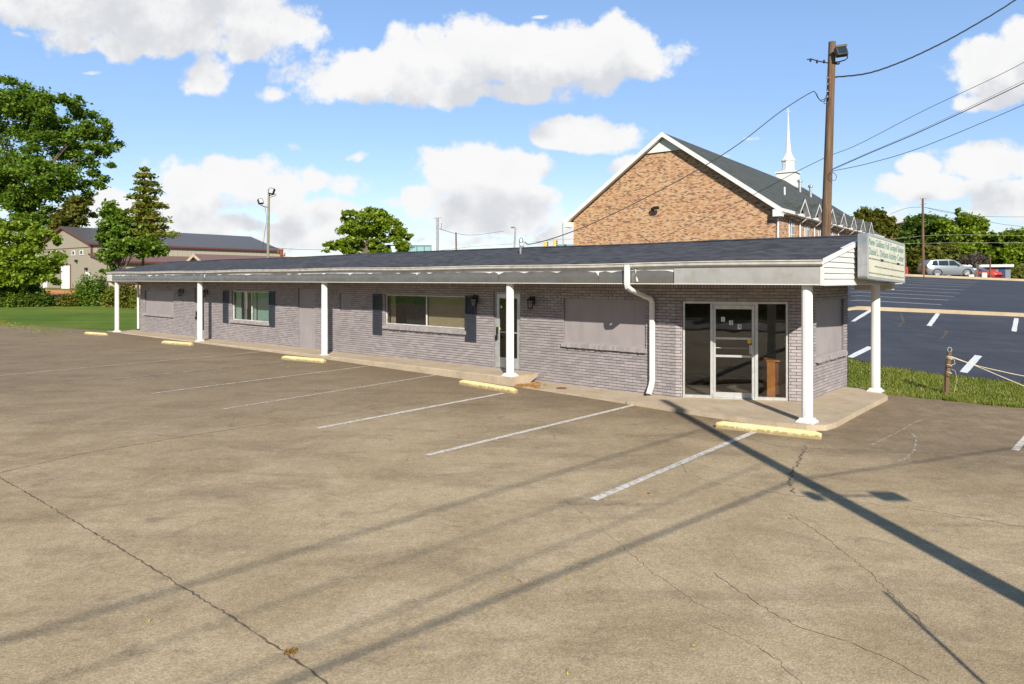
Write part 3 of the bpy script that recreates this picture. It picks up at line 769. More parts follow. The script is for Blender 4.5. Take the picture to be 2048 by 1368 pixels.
# angled jamb ends where bricks poke past at the bend
# brick sills
def sill(a, b, z, Mx=None, seed=1, name='brick_sill'):
    mb = MB(); rg = random.Random(seed); x = a-.04
    while x < b+.02:
        w = .062; h = .085+rg.uniform(-.006, .006); pr = .085+rg.uniform(-.012, .012)
        v = [(x,.03,z-h),(x+w,.03,z-h),(x+w,.03,z+.012),(x,.03,z+.012),(x,-pr,z-h-.02),(x+w,-pr,z-h-.02),(x+w,-pr,z-.012),(x,-pr,z-.012)]
        if Mx is not None: v = [tuple(Mx @ Vector(p)) for p in v]
        mb.add(v, [(4,5,6,7),(3,7,6,2),(0,1,5,4),(0,4,7,3),(1,2,6,5)]); x += .0655
    return mb.build(name, M['brick'], shop, fix=False)
sill(OP['bw1'][0], OP['bw1'][1], .93, seed=1); sill(OP['w1'][0], OP['w1'][1], .93, seed=2)
sill(OP['w2'][0], OP['w2'][1], 1.15, seed=3); sill(OP['bw3'][0], OP['bw3'][1], 1.03, seed=4); sill(OPS[0][0], OPS[0][1], .87, MS, 5)
mb = MB(); mb.box(OP['w2'][0], OP['w2'][1], -.01, .2, 1.15, 1.19); mb.build('window_ledge', M['board'], shop)
# boarded openings
def board(key, dep, name):
    a, b, c, d = OP[key]; mb = MB(); mb.box(a-.01, b+.01, dep, dep+.05, c-.01, d+.01)
    return mb.build(name, M['board'], shop)
board('bw1', .05, 'boarded_window'); board('bw3', .03, 'boarded_window'); board('sp', .02, 'boarded_window')
bd = board('bd', .03, 'boarded_door')
a, b, c, d = OPS[0]; mb = MB(); mb.box(a-.01, b+.01, .05, .1, c-.01, d+.01, MS); mb.build('boarded_window', M['board'], shop)
mb = MB(); mb.box(-3.09,-3.085,.045,.052,1.03,2.1)
# framed windows
def boxes(name, m, parent, L, Mx=None):
    for q in L: b_ = MB(); b_.box(*q, Mx); b_.build(name, m, parent)
def ring(mb, a, b, c, d, t, q0, q1, Mx=None):
    mb.box(a, b, q0, q1, d-t, d, Mx); mb.box(a, b, q0, q1, c, c+t, Mx); mb.box(a, a+t, q0+.002, q1-.002, c+t, d-t, Mx); mb.box(b-t, b, q0+.002, q1-.002, c+t, d-t, Mx)
a, b, c, d = OP['w1']; mb = MB(); ring(mb, a, b, c, d, .045, .05, .10); mid = a+.62*(b-a)*.80
mb.box(mid, mid+.04, .055, .095, c+.045, d-.045); w1 = mb.build('window', M['white_dirty'], shop)
mb = MB(); mb.box(a+.045, b-.045, .070, .076, c+.045, d-.045); mb.build('pane', M['glass_teal'], w1)
boxes('curtain', M['curtain'], w1, [(a+.06, a+.45, .16, .19, c+.02, d-.02), (a+1.35, a+1.62, .18, .2, c+.02, d-.02)])
boxes('shade', M['room_teal'], w1, [(mid+.15, b-.02, .24, .26, c+.0, d)])
a, b, c, d = OP['w2']; mb = MB(); ring(mb, a, b, c, d, .035, .04, .09); mid = U(853, .05)
mb.box(mid-.02, mid+.02, .045, .085, c+.035, d-.035); w2 = mb.build('window', M['white_dirty'], shop)
mb = MB(); mb.box(a+.035, b-.035, .060, .066, c+.035, d-.035); mb.build('pane', M['glass'], w2)
boxes('shade', M['shade'], w2, [(mid+.03, b-.04, .11, .12, c, d), (a+.05, a+.28, .2, .21, c, d)])
mb = MB(); x = a+.75
while x < mid-.25: mb.box(x, x+.09, .26, .275, c, d, Matrix.Translation((0,0,0))); x += .115
mb.build('blind', M['blind'], w2)
# shutters
def shutter(a, b, c, d):
    mb = MB(); mb.box(a, b, -.05, -.022, c, c+.05); mb.box(a, b, -.05, -.022, d-.05, d)
    mb.box(a, a+.05, -.051, -.022, c+.05, d-.05); mb.box(b-.05, b, -.051, -.022, c+.05, d-.05); mb.box(a+.05, b-.05, -.032, -.022, c+.05, d-.05)
    m_ = (c+d)/2; mb.box(a+.05, b-.05, -.049, -.03, m_-.03, m_+.03); z = c+.07
    while z < d-.08:
        if abs(z-m_) > .05: mb.add([(a+.05,-.047,z),(b-.05,-.047,z),(b-.05,-.033,z+.03),(a+.05,-.033,z+.03),(a+.05,-.033,z-.004),(b-.05,-.033,z-.004)], [(0,1,2,3),(4,5,1,0)])
        z += .042
    mb.build('shutter', M['shutter'], shop)
shutter(-20.92,-20.47,.80,2.14); shutter(-17.22,-16.80,.80,2.15); shutter(-10.78,-10.32,.83,2.14); shutter(-6.56,-6.13,.86,2.15)
# glass entrance door with aluminium frame (twice)
def glass_door(key, extras=True):
    a, b, c, d = OP[key]; mb = MB(); ring(mb, a, b, c, d, .045, .03, .13); fr = mb.build('door_frame', M['alu_dull'], shop)
    mb = MB(); a1, b1, c1, d1 = a+.05, b-.05, c+.05, d-.05
    mb.bbox(a1, a1+.11, .05, .10, c1, d1, .004); mb.bbox(b1-.11, b1, .05, .10, c1, d1, .004); mb.bbox(a1+.11, b1-.11, .052, .098, c1, c1+.28, .004); mb.bbox(a1+.11, b1-.11, .052, .098, d1-.12, d1, .004)
    dr = mb.build('door', M['alu'] if extras else M['alu_dull'], shop)
    mb = MB(); mb.box(a1+.1, b1-.1, .07, .076, c1+.27, d1-.11); mb.build('pane', M['glass'], dr)
    mb = MB(); mb.bbox(a1+.03, a1+.075, .0, .05, c+.95, c+1.15, .005); mb.bbox(a1+.02, a1+.06, -.03, .05, c+.80, c+.93, .005); mb.box(a1+.05, a1+.09, -.05, -.03, c+.83, c+.90); mb.build('handle', M['black'], dr)
    if extras:
        mb = MB(); mb.box(a1+.11, b1-.11, .064, .07, c+1.0, c+1.03); mb.build('push_bar', M['alu'], dr)
        x = a1+.15; o = MB().lathe([(.034,0),(.034,.002)], n=16).build('sticker', M['sticker_y'], dr); o.rotation_euler = (R(90), 0, 0); o.location = (x-.02, .068, c+1.10)
        o = MB().lathe([(.034,0),(.034,.002)], n=16).build('sticker', M['sticker_w'], dr); o.rotation_euler = (R(90), 0, 0); o.location = (x+.02, .068, c+1.70)
        mb = MB(); mb.box(a, b, -.02, .15, c-.005, c+.03); mb.build('threshold', M['alu_dull'], fr)
glass_door('d0', False); glass_door('d2')
# angled shop front
g = {k: wAB(p, .06) for k, p in dict(a=1365.5, a2=1369.8, m1=1420.5, m1b=1426, s1=1431.5, s2=1503.5, m2=1509.5, m2b=1515.8, e1=1571.5, e=1576.5).items()}
mb = MB(); T, B0 = 2.13, .0
for x0, x1 in ((g['a'], g['a2']), (g['m1'], g['m1b']), (g['m2'], g['m2b']), (g['e1'], g['e'])): mb.bbox(x0, x1, .03, .13, B0, T, .003, MAB)
mb.bbox(g['a2'], g['m1'], .032, .128, T-.05, T, .003, MAB); mb.bbox(g['m1b'], g['m2'], .032, .128, T-.075, T, .003, MAB); mb.bbox(g['m2b'], g['e1'], .032, .128, T-.05, T, .003, MAB)
mb.bbox(g['a2'], g['m1'], .032, .128, B0, .06, .003, MAB); mb.bbox(g['m2b'], g['e1'], .032, .128, B0, .06, .003, MAB); mb.box(g['m1b'], g['m2'], .0, .15, B0, .018, MAB)
sf = mb.build('shop_front_frame', M['alu'], shop)
mb = MB(); mb.box(g['a2']-.005, g['m1']+.005, .075, .081, .05, T-.04, MAB); mb.box(g['m2b']-.005, g['e1']+.005, .075, .081, .05, T-.04, MAB); mb.build('pane', M['glass'], sf)
mb = MB(); L0, L1 = g['m1b']+.004, g['m2']-.004; s1, s2 = g['s1'], g['s2']; z1 = T-.08
mb.bbox(L0, s1, .045, .10, .022, z1, .004, MAB); mb.bbox(s2, L1, .045, .10, .022, z1, .004, MAB)
for c, d in ((.022, .135), (.905, .955), (1.295, 1.345), (z1-.09, z1)): mb.bbox(s1, s2, .047, .098, c, d, .004, MAB)
dr = mb.build('door', M['alu'], shop)
mb = MB()
for c, d in ((.135, .905), (.955, 1.295), (1.345, z1-.09)): mb.box(s1-.004, s2+.004, .072, .078, c-.004, d+.004, MAB)
mb.build('pane', M['glass'], dr)
mb = MB(); mb.tube([MAB @ Vector((s1, .13, 1.10)), MAB @ Vector((s2, .13, 1.10))], .016); mb.build('push_bar', M['alu'], dr)
mb = MB(); mb.bbox(s2-.055, s2+.03, .02, .046, .985, 1.19, .004, MAB); mb.bbox(s2-.03, s2-.012, -.03, .03, .99, 1.18, .003, MAB); mb.build('handle', M['alu'], dr)
boxes('hinge', M['alu_dull'], dr, [(L0-.03, L0+.02, .02, .05, .03, .12), (L0-.03, L0+.02, .02, .05, z1-.1, z1)], MAB)
def text_mesh(s, size, extr=.001, off=0.0):
    cu = bpy.data.curves.new('t', 'FONT'); cu.body = s; cu.size = size; cu.extrude = extr; cu.offset = off; cu.align_x = 'CENTER'; cu.align_y = 'CENTER'
    ob = bpy.data.objects.new('t', cu); COL.objects.link(ob); bpy.context.view_layer.update()
    me = bpy.data.meshes.new_from_object(ob.evaluated_get(bpy.context.evaluated_depsgraph_get())); bpy.data.objects.remove(ob); return me
for ch, px, zc in (('1', 1446, 1.735), ('2', 1462, 1.665), ('4', 1479, 1.575)):
    w = wAB(px, .07); mb = MB(); mb.box(w-.038, w+.038, .066, .069, zc-.05, zc+.05, MAB @ Matrix.Identity(4)); pl = mb.build('number_plate', M['sticker_w'], dr)
    me = text_mesh(ch, .115); me.materials.append(M['black']); o = bpy.data.objects.new('numeral', me); COL.objects.link(o); o.parent = pl
    o.matrix_local = MAB @ Matrix.Translation((w, .0635, zc)) @ Matrix.Rotation(R(90), 4, 'X')
w = wAB(1498.7, .07); o = MB().lathe([(.045,0),(.045,.002)], n=18).build('sticker', M['sticker_y'], dr); o.matrix_local = MAB @ Matrix.Translation((w, .068, 1.255)) @ Matrix.Rotation(R(90), 4, 'X')
# interior
mb = MB(); mb.prism([(-3.85,.2),(0,.2),(2.2,1.35),(2.2,4.2),(-3.85,4.2)], -.1, .004); mb.box(UL+.2, -3.9, .2, 4.2, -.1, .17); mb.build('floor', M['carpet'], shop)
boxes('partition', M['room'], shop, [(-3.9, -3.8, .2, 4.2, .0, 2.54), (-3.8, 2.15, 4.1, 4.19, .0, 2.54), (-11.6, -11.5, .2, 4.2, 0, 2.54), (-11.5, -3.9, 1.9, 2.0, .17, 2.54), (-16.1, -16.0, .2, 4.2, 0, 2.54), (-22.3,-22.2,.2,4.2,0,2.54)])
boxes('partition', M['room_teal'], shop, [(-22.2, -16.1, 1.6, 1.7, .17, 2.54)])
# roof
E0, RV, E1, ZE, ZR = -1.13, 1.9, 4.93, 2.985, 3.545
UR0, UR1 = -31.05, 3.47
rv, rf = [], []; uu = lin(UR0, UR1, 70); vv = [E0, E0+.75, E0+1.5, E0+2.3, RV, RV+1, RV+2, E1]
rg = random.Random(4); sag = [rg.uniform(-1, 1) for _ in range(12)]
def rz(u, v):
    t = 1-abs(v-RV)/(RV-E0) if v <= RV else 1-(v-RV)/(E1-RV)
    s = (u-UR0)/(UR1-UR0)*11; k = min(10, int(s)); f = s-k; f = f*f*(3-2*f); q = sag[k]*(1-f)+sag[k+1]*f
    return ZE+(ZR-ZE)*t + q*.014*(.4+t)
for u in uu:
    for v in vv: rv.append((u, v, rz(u, v)))
n8 = len(vv)
for i in range(70):
    for j in range(n8-1): rf.append((i*n8+j, (i+1)*n8+j, (i+1)*n8+j+1, i*n8+j+1))
base = len(rv)
for i, u in enumerate(uu):
    for v in (E0, E1): rv.append((u, v, rz(u, v)-.045))
for i in range(70):
    rf.append((i*n8, (i+1)*n8, base+2*(i+1), base+2*i)); rf.append((i*n8+n8-1, (i+1)*n8+n8-1, base+2*(i+1)+1, base+2*i+1))
roof = link_mesh('roof', rv, rf, M['shingle'], shop)
mb = MB()
for i in range(0, 70):
    u = uu[i]; mb.add([(u, RV-.14, rz(u, RV-.14)+.012), (uu[i+1]+.01, RV-.14, rz(u, RV-.14)+.012), (uu[i+1]+.01, RV, rz(u, RV)+.02), (u, RV, rz(u, RV)+.02), (u, RV+.14, rz(u, RV+.14)+.012), (uu[i+1]+.01, RV+.14, rz(u, RV+.14)+.012)], [(0,1,2,3),(3,2,5,4)])
mb.build('ridge_cap', M['shingle'], roof, fix=False)
# underside, fascia, gutter
mb = MB(); mb.box(UR0+.1, UR1-.06, -1.03, 4.85, 2.56, 2.60); mb.build('soffit', M['soffit'], shop)
seams = [-31.0] + [U(p, -1.05) for p in (300, 410, 494, 701, 835, 998, 1197)] + [U(1348, -1.05)]
rg = random.Random(9)
def fascia_panel(a, b, m):
    mb = MB(); n = max(6, int((b-a)/.16)); v = []; f = []
    for i in range(n+1):
        u = a+.008+(b-a-.016)*i/n; top = 2.80+.004*math.sin(i*.37+a)+rg.uniform(-.008, .004)-(.03 if rg.random() < .10 else 0)+(.0 if 0 < i < n else -.035)
        q = -1.058+rg.uniform(-.003, .003)+.004*math.sin(i*.9)
        v += [(u, q, 2.535), (u, q-.006+rg.uniform(-.003,.003), 2.66), (u, q, top), (u, q+.016, top), (u, q+.016, 2.53), (u, q, 2.53)]
    for i in range(n):
        for j in range(5): f.append((i*6+j, (i+1)*6+j, (i+1)*6+j+1, i*6+j+1))
    return link_mesh('fascia', v, f, m, shop, smooth=True)
for a, b in zip(seams, seams[1:]): fascia_panel(a, b, M['fascia'])
a = seams[-1]; mb = MB(); mb.bbox(a+.01, 3.43, -1.07, -1.045, 2.525, 2.84, .004); mb.build('fascia', M['fascia_new'], shop)
mb = MB(); mb.box(-31.0, 3.42, -1.04, -1.0, 2.525, 2.90); mb.box(-31.0, 3.40, -1.075, -1.02, 2.512, 2.528)
for u in seams[1:-1]:
    q1, q2 = rg.uniform(.02,.16), rg.uniform(.03,.16); mb.add([(u-q1,-1.062,2.795),(u+.03,-1.062,2.80),(u+.012,-1.075,2.79-q2),(u-.01,-1.07,2.79-q2*.6)], [(0,1,2,3)])
mb.build('trim_board', M['white'], shop)
prof = [(-1.04,2.955),(-1.04,2.865),(-1.10,2.855),(-1.135,2.885),(-1.145,2.93),(-1.165,2.945),(-1.165,2.962),(-1.150,2.962),(-1.150,2.95),(-1.13,2.935),(-1.10,2.87),(-1.05,2.875),(-1.05,2.955)]
gv, gf = [], []; n = 64
for i in range(n+1):
    u = -31.0+(3.46+31.0)*i/n; s = .012*math.sin(i*.55)+.008*math.sin(i*.21+1)
    for q, z in prof: gv.append((u, q, z+s*.7))
k = len(prof)
for i in range(n):
    for j in range(k): gf.append((i*k+j, (i+1)*k+j, (i+1)*k+(j+1) % k, i*k+(j+1) % k))
gf.append(tuple(range(k))); gf.append(tuple(n*k+j for j in range(k)))
link_mesh('gutter', gv, gf, M['white_dirty'], shop)
# gable end siding
def zroof_under(v): return (ZE+(ZR-ZE)*(1-abs(v-RV)/(RV-E0 if v < RV else E1-RV)))-.05
mb = MB(); z = 2.52
while z < 3.45:
    z2 = z+.105; vs = [v for v in lin(-1.05, 4.87, 120) if zroof_under(v) > z+.01]
    if not vs: break
    for (p, q) in zip(vs, vs[1:]):
        tp, tq = min(z2, zroof_under(p)), min(z2, zroof_under(q))
        mb.add([(3.448,p,z),(3.448,q,z),(3.425,q,tq),(3.425,p,tp),(3.41,p,z),(3.41,q,z)], [(0,1,2,3),(4,5,1,0)])
    z = z2
mb.build('gable_siding', M['siding'], shop, fix=False)
mb = MB(); mb.box(3.41, 3.462, -1.075, -1.02, 2.505, 2.86); mb.box(3.3, 3.455, -1.02, 4.87, 2.50, 2.518); mb.box(3.41, 3.462, 4.84, 4.90, 2.505, 2.86)
for (p, q) in ((-1.1, RV), (RV, 4.93)):
    mb.add([(3.465,p,zroof_under(p)-.06),(3.465,q,zroof_under(q)-.06),(3.465,q,zroof_under(q)+.045),(3.465,p,zroof_under(p)+.045),(3.40,p,zroof_under(p)-.06),(3.40,q,zroof_under(q)-.06),(3.40,q,zroof_under(q)+.045),(3.40,p,zroof_under(p)+.045)], [(0,1,2,3),(4,5,1,0),(7,6,2,3),(4,7,3,0),(5,6,2,1)])
mb.build('gable_trim', M['white'], shop)
boxes('end_beam', M['soffit'], shop, [(2.45, 3.3, 4.62, 4.82, 2.36, 2.555), (-31.0, -30.8, -1.0, 4.8, 2.3, 2.52)])
mb = MB(); mb.bbox(-31.02, -30.45, -1.09, -1.04, 2.52, 2.84, .004); mb.box(-31.05,-31.0,-1.0,4.8,2.5,2.95); mb.build('end_board', M['white_dirty'], shop)
# downspouts
def downspout(pts, w=.058, d=.042, name='downspout'):
    mb = MB(); k = len(pts); pv = []
    for i, p in enumerate(pts):
        p = Vector(p); a = (Vector(pts[min(i+1, k-1)])-Vector(pts[max(i-1, 0)])).normalized()
        sx = Vector((1, 0, 0)); sx = (sx-a*sx.dot(a)).normalized(); sy = a.cross(sx)
        for (i1, j1) in ((-1,-.7),(-.7,-1),(.7,-1),(1,-.7),(1,.7),(.7,1),(-.7,1),(-1,.7)): pv.append(tuple(p+sx*w*i1+sy*d*j1))
    f = [(i*8+j, i*8+(j+1) % 8, (i+1)*8+(j+1) % 8, (i+1)*8+j) for i in range(k-1) for j in range(8)]
    mb.add(pv, f); return mb.build(name, M['white'], shop)
ud, uw = U(1254, -1.13), U(1304, -.09)
downspout([(ud,-1.13,2.93),(ud,-1.13,2.50),(ud+.01,-1.12,2.44),(ud+.04,-1.05,2.39),(uw-.10,-.22,2.22),(uw-.02,-.11,2.17),(uw,-.085,2.09),(uw,-.085,.32),(uw,-.12,.22),(uw,-.24,.03)])
mb = MB(); mb.tube([(U(1268,-1.1),-1.05,2.86),(U(1268,-1.1)+.03,-1.04,2.7),(U(1273,-1.1),-1.07,2.56)], .025); mb.build('bent_strap', M['white_dirty'], shop)
downspout([(-29.72,-1.0,2.75),(-29.74,-.9,2.5),(-29.74,-.2,2.42),(-29.72,-.1,2.34),(-29.72,-.09,.12)], .05, .04)
# wall lanterns
def lantern(u):
    z = 1.97; y = -.17; mb = MB()
    mb.bbox(u-.05, u+.05, -.045, -.018, z-.02, z+.20, .01); mb.tube([(u,-.04,z+.12),(u,-.08,z+.19),(u,-.13,z+.21),(u,y,z+.19)], .012, 6)
    mb.lathe([(.012,.19),(.03,.165),(.05,.15),(.105,.10),(.11,.09)], (u, y, z), 8)
    for j in range(8):
        g_ = 2*math.pi*j/8; c_, s_ = math.cos(g_), math.sin(g_); mb.tube([(u+c_*.088, y+s_*.088, z+.095), (u+c_*.062, y+s_*.062, z-.10)], .007, 4)
    mb.lathe([(.02,-.14),(.045,-.125),(.07,-.105),(.07,-.095)], (u, y, z), 8); mb.lathe([(.079,.02),(.079,.03)], (u, y, z), 8)
    o = mb.build('wall_lantern', M['black'], shop); mb = MB(); mb.lathe([(.052,-.095),(.074,.09)], (u, y, z), 8); mb.build('lantern_glass', M['frost'], o)
for u in (-24.76, -22.35, -6.10, -4.05): lantern(u)
# columns
def column(u, v, zb):
    x, y = u, v; mb = MB(); h = 2.53-zb
    mb.lathe([(.098,.07),(.098,h*.5),(.094,h-.02)], (x, y, zb), 80, .07, 20); c = mb.build('column', M['white'], shop, smooth=False)
    mb = MB(); mb.add([(x+s*a_, y+t*a_, zb+z_) for (a_, z_) in ((.155,0),(.155,.022),(.115,.06),(.105,.085)) for (s, t) in ((-1,-1),(1,-1),(1,1),(-1,1))],
        [(i*4+j, i*4+(j+1) % 4, (i+1)*4+(j+1) % 4, (i+1)*4+j) for i in range(3) for j in range(4)]+[(12,13,14,15)])
    mb.build('column_base', M['white'], c)
for px, zb in ((234, -.025), (400, .03), (649, .065), (1020, .178)): column(U(px, -.9), -.9, zb)
column(3.12, -.88, .0); column(3.14, 3.76, .0)

# sign cabinet on the gable end
X0, Y0 = W(3.52, .85); SGN = Matrix.Rotation(R(0), 4, 'X')
sign = thing('sign_cabinet', 'cream faced aluminium sign cabinet with faded teal lettering fixed to the gable end', 'sign', (X0, Y0, 2.63), TH)
L_, H_, T_ = 3.12, .90, .175; sk = -.035
def SK(p): return (p[0], p[1], p[2]+sk*p[1])
mb = MB(); pr = []
r_ = .06
for (cy_, cz_, a0) in ((L_-r_, H_-r_, 0), (r_, H_-r_, 90), (r_, r_, 180), (L_-r_, r_, 270)):
    for q in range(5): an = R(a0+q*22.5); pr.append((cy_+r_*math.cos(an), cz_+r_*math.sin(an)))
mb.extrude(pr, 'x', 0, T_); mb.v = [SK(p) for p in mb.v]; mb.build('cabinet', M['alu_dull' if False else 'steel'], sign)
mb = MB(); mb.box(T_+.002, T_+.006, .05, L_-.05, .055, H_-.055); mb.v = [SK(p) for p in mb.v]; fc = mb.build('sign_face', M['signface'], sign)
mb = MB(); ring2 = [(.0,L_,H_-.05,H_),(.0,L_,0,.05)]
for (a, b, c, d) in ring2: mb.box(T_-.001, T_+.014, a+.03, b-.03, c, d)
mb.box(T_-.001, T_+.014, .0, .045, .03, H_-.03); mb.box(T_-.001, T_+.014, L_-.045, L_, .03, H_-.03); mb.v = [SK(p) for p in mb.v]; mb.build('sign_rim', M['alu'], sign)
mb = MB()
for (a, b, z) in ((.08, L_-.1, .40), (.5, L_-.1, .255), (.08, L_-.1, .115)): mb.box(T_+.006, T_+.016, a, b, z, z+.022)
mb.v = [SK(p) for p in mb.v]; mb.build('letter_rail', plain('grimy_letter_rail', (.38,.36,.26), .6, var=.4, scale=5), fc)
for (a, z) in ((.95, .405), (2.35, .405)):
    mb = MB(); mb.box(T_+.008, T_+.019, a, a+.22, z-.012, z+.03); mb.v = [SK(p) for p in mb.v]; mb.build('rail_clip', M['black'], fc)
for s, zc, wd in (('New Galilean Full Gospel Senior', .735, 2.92), ('Daniel L. Dirkson Activity Center', .545, 2.92)):
    me = text_mesh(s, .2, .002, .002); xs = [v.co.x for v in me.vertices]; ys = [v.co.y for v in me.vertices]; k = wd/(max(xs)-min(xs)); cxm = (max(xs)+min(xs))/2
    for v in me.vertices:
        x, y, z = v.co.x, v.co.y, v.co.z; v.co = SK((T_+.008+z*.5, L_/2+(x-cxm)*k, zc+y*1.0))
    me.materials.append(M['signtext']); o = bpy.data.objects.new('lettering', me); COL.objects.link(o); o.parent = fc
mb = MB(); 
for y_ in (.5, 1.6, 2.7): mb.box(-.065, .0, y_-.03, y_+.03, .1, .7)
mb.box(-.07,.05,2.5,2.95,-.09,-.02); mb.build('bracket', M['black'], sign)

# wheel stops
def wheel_stop(p, q, lab, h=.13):
    a, b = on_ground(*p), on_ground(*q); L = math.hypot(b[0]-a[0], b[1]-a[1]); an = math.atan2(b[1]-a[1], b[0]-a[0])
    v, f = [], []; n = 16; rg = random.Random(int(p[0]))
    sec = [(0,0),(-.0,.075),(.028,h-.015),(.045,h),(.095,h),(.115,h-.015),(.145,.075),(.145,0)]
    for i in range(n+1):
        t = i/n; e = .10 if i in (0, n) else 0; x = L*t
        for (y, z) in sec:
            zz = z-(.035 if i in (0, n) and z > .08 else 0); yy = y+(.012 if i in (0,n) and y < .05 else 0)-(.012 if i in (0,n) and y > .1 else 0)
            v.append((x+rg.uniform(-.003,.003), yy+rg.uniform(-.002,.002), zz+rg.uniform(-.002,.002)))
    m_ = len(sec)
    for i in range(n):
        for j in range(m_-1): f.append((i*m_+j, (i+1)*m_+j, (i+1)*m_+j+1, i*m_+j+1))
    f.append(tuple(range(m_))); f.append(tuple(n*m_+j for j in range(m_)))
    o = link_mesh('wheel_stop', v, f, M['yellow']); o.location = (a[0], a[1], a[2]-.003); o.rotation_euler = (0, math.atan2(a[2]-b[2], L), an)
    tag(o, lab, 'wheel stop', 'yellow wheel stops along the shop front')
wheel_stop((1431,857), (1642,880), 'long yellow wheel stop nearest the glass corner shop front, left end in pole shadow')
wheel_stop((917,769), (1028,788), 'tapering yellow wheel stop below the concrete step at the aluminium glass door')
wheel_stop((562,719), (646,727), 'short yellow wheel stop in front of the column right of the boarded door')
wheel_stop((322,687.5), (381,692), 'small yellow wheel stop just left of the second column from the far lawn end')
wheel_stop((168,669), (210,672), 'farthest yellow wheel stop lying beside the lawn left of the end column')
# desk inside the corner shop
ul, vl = UV(*[c for c in ((1534-CX)/F_PX*15.28, 15.28)])
desk = thing('desk', 'orange brown wooden desk standing just inside the corner shop glass', 'desk', (*W(ul, vl), .004), TH+ANG)
mb = MB(); mb.box(0, .17, 0, .03, .0, .80); mb.box(0, .03, .03, .75, .0, .80); mb.build('side_panel', M['wood'], desk)
mb = MB(); mb.box(.03, .60, .035, .75, .08, .78); mb.build('drawer_case', M['wood_dark'], desk)
mb = MB(); mb.bbox(-.02, .64, -.02, .80, .80, .83, .005); mb.build('desk_top', M['wood'], desk)
# ------------------------------------------------------------------ vegetation
def unit(n):
    v = NP.normal(size=(n, 3)); return v/np.linalg.norm(v, axis=1)[:, None]
def np_mesh(name, V_, nper, m, parent=None):
    """V_: (n*nper, 3) vertices, every nper a separate face"""
    n = len(V_)//nper; me = bpy.data.meshes.new(name); me.vertices.add(len(V_)); me.vertices.foreach_set('co', V_.astype(np.float32).ravel())
    me.loops.add(len(V_)); me.loops.foreach_set('vertex_index', np.arange(len(V_), dtype=np.int32))
    me.polygons.add(n); me.polygons.foreach_set('loop_start', np.arange(0, len(V_), nper, dtype=np.int32))
    me.update(calc_edges=True); me.materials.append(m)
    o = bpy.data.objects.new(name, me); COL.objects.link(o); o.parent = parent; return o
def leaf_quads(C_, size, up=.35, elong=1.5):
    n = len(C_); nr = unit(n); nr[:, 2] = np.abs(nr[:, 2])+up; nr /= np.linalg.norm(nr, axis=1)[:, None]
    a = np.cross(nr, unit(n)); a /= np.linalg.norm(a, axis=1)[:, None]; b = np.cross(nr, a)
    s = size*NP.uniform(.6, 1.35, n)[:, None]; a = a*s*elong*.5; b = b*s*.5
    dr = nr*s*.12
    return np.stack([C_-a, C_-b+dr, C_+a, C_+b+dr], axis=1).reshape(-1, 3)
def tree(name, label, cat, px, Y, base_py, lobes, nleaf, size, leaf, trunk_r=.25, group=None, clump=.28, shell=.55, depth=.8, trunk=True, zb=None, droop=0.0, nclump=150):
    """lobes: (px, py, rx, ry) ellipses of the crown as seen, placed at distance Y"""
    X = (px-CX)/F_PX*Y; z0 = G(X, Y)-.1 if zb is None else zb
    t = thing(name, label, cat, (X, Y, z0), 0, group)
    cs, cr = [], []
    areas = np.array([l[2]*l[3] for l in lobes], float); areas /= areas.sum()
    for (lx, ly, rx, ry), ar in zip(lobes, areas):
        c = np.array([(lx-px)/F_PX*Y, 0, EYE+(HOR-ly)/F_PX*Y-z0]); r = np.array([rx/F_PX*Y, rx/F_PX*Y*depth, ry/F_PX*Y])
        k = max(4, int(ar*nclump)); d = unit(k)*(NP.uniform(shell**3, 1, k)**(1/3))[:, None]
        c0 = c.copy(); c0[1] = NP.uniform(-.25, .25)*r[0]
        cs.append(c0+d*r*.92); cr += [clump*min(r[0], r[2])*1.1]*k
    cs = np.concatenate(cs); cr = np.array(cr)
    per = nleaf//len(cs); idx = np.repeat(np.arange(len(cs)), per)
    w = NP.uniform(.6, 1.4, len(cs))
    P = cs[idx]+NP.normal(size=(len(idx), 3))*(cr*w)[idx][:, None]*np.array([.62, .62, .40])
    P[:, 2] -= droop*np.hypot(P[:, 0], P[:, 1])*0
    np_mesh('crown', leaf_quads(P, size), 4, leaf, t)
    if trunk:
        mb = MB(); rg = random.Random(int(px)); zc = float(cs[:, 2].mean()); zl = float(cs[:, 2].min())
        top = min(zc*.8, zl+.45*(zc-zl)+1)
        pts = [(rg.uniform(-.15,.15)*i/4, rg.uniform(-.15,.15)*i/4, top*i/5) for i in range(6)]
        mb.tube([(0,0,0)]+pts[1:], [trunk_r*(1.25-.5*i/5) for i in range(6)], 8)
        order = list(range(len(cs))); rg.shuffle(order)
        for i in order[:26]:
            e = Vector(cs[i]); s0 = Vector(pts[rg.choice((3, 4, 5))]); md = s0.lerp(e, .5)+Vector((0, 0, .12*(e-s0).length))
            md.z = min(md.z, e.z+.3); mb.tube([s0, s0.lerp(md, .5), md, e], [trunk_r*.42, trunk_r*.3, trunk_r*.2, trunk_r*.05], 5, cap=False)
        mb.build('trunk', M['bark'], t, smooth=True, fix=False)
    return t
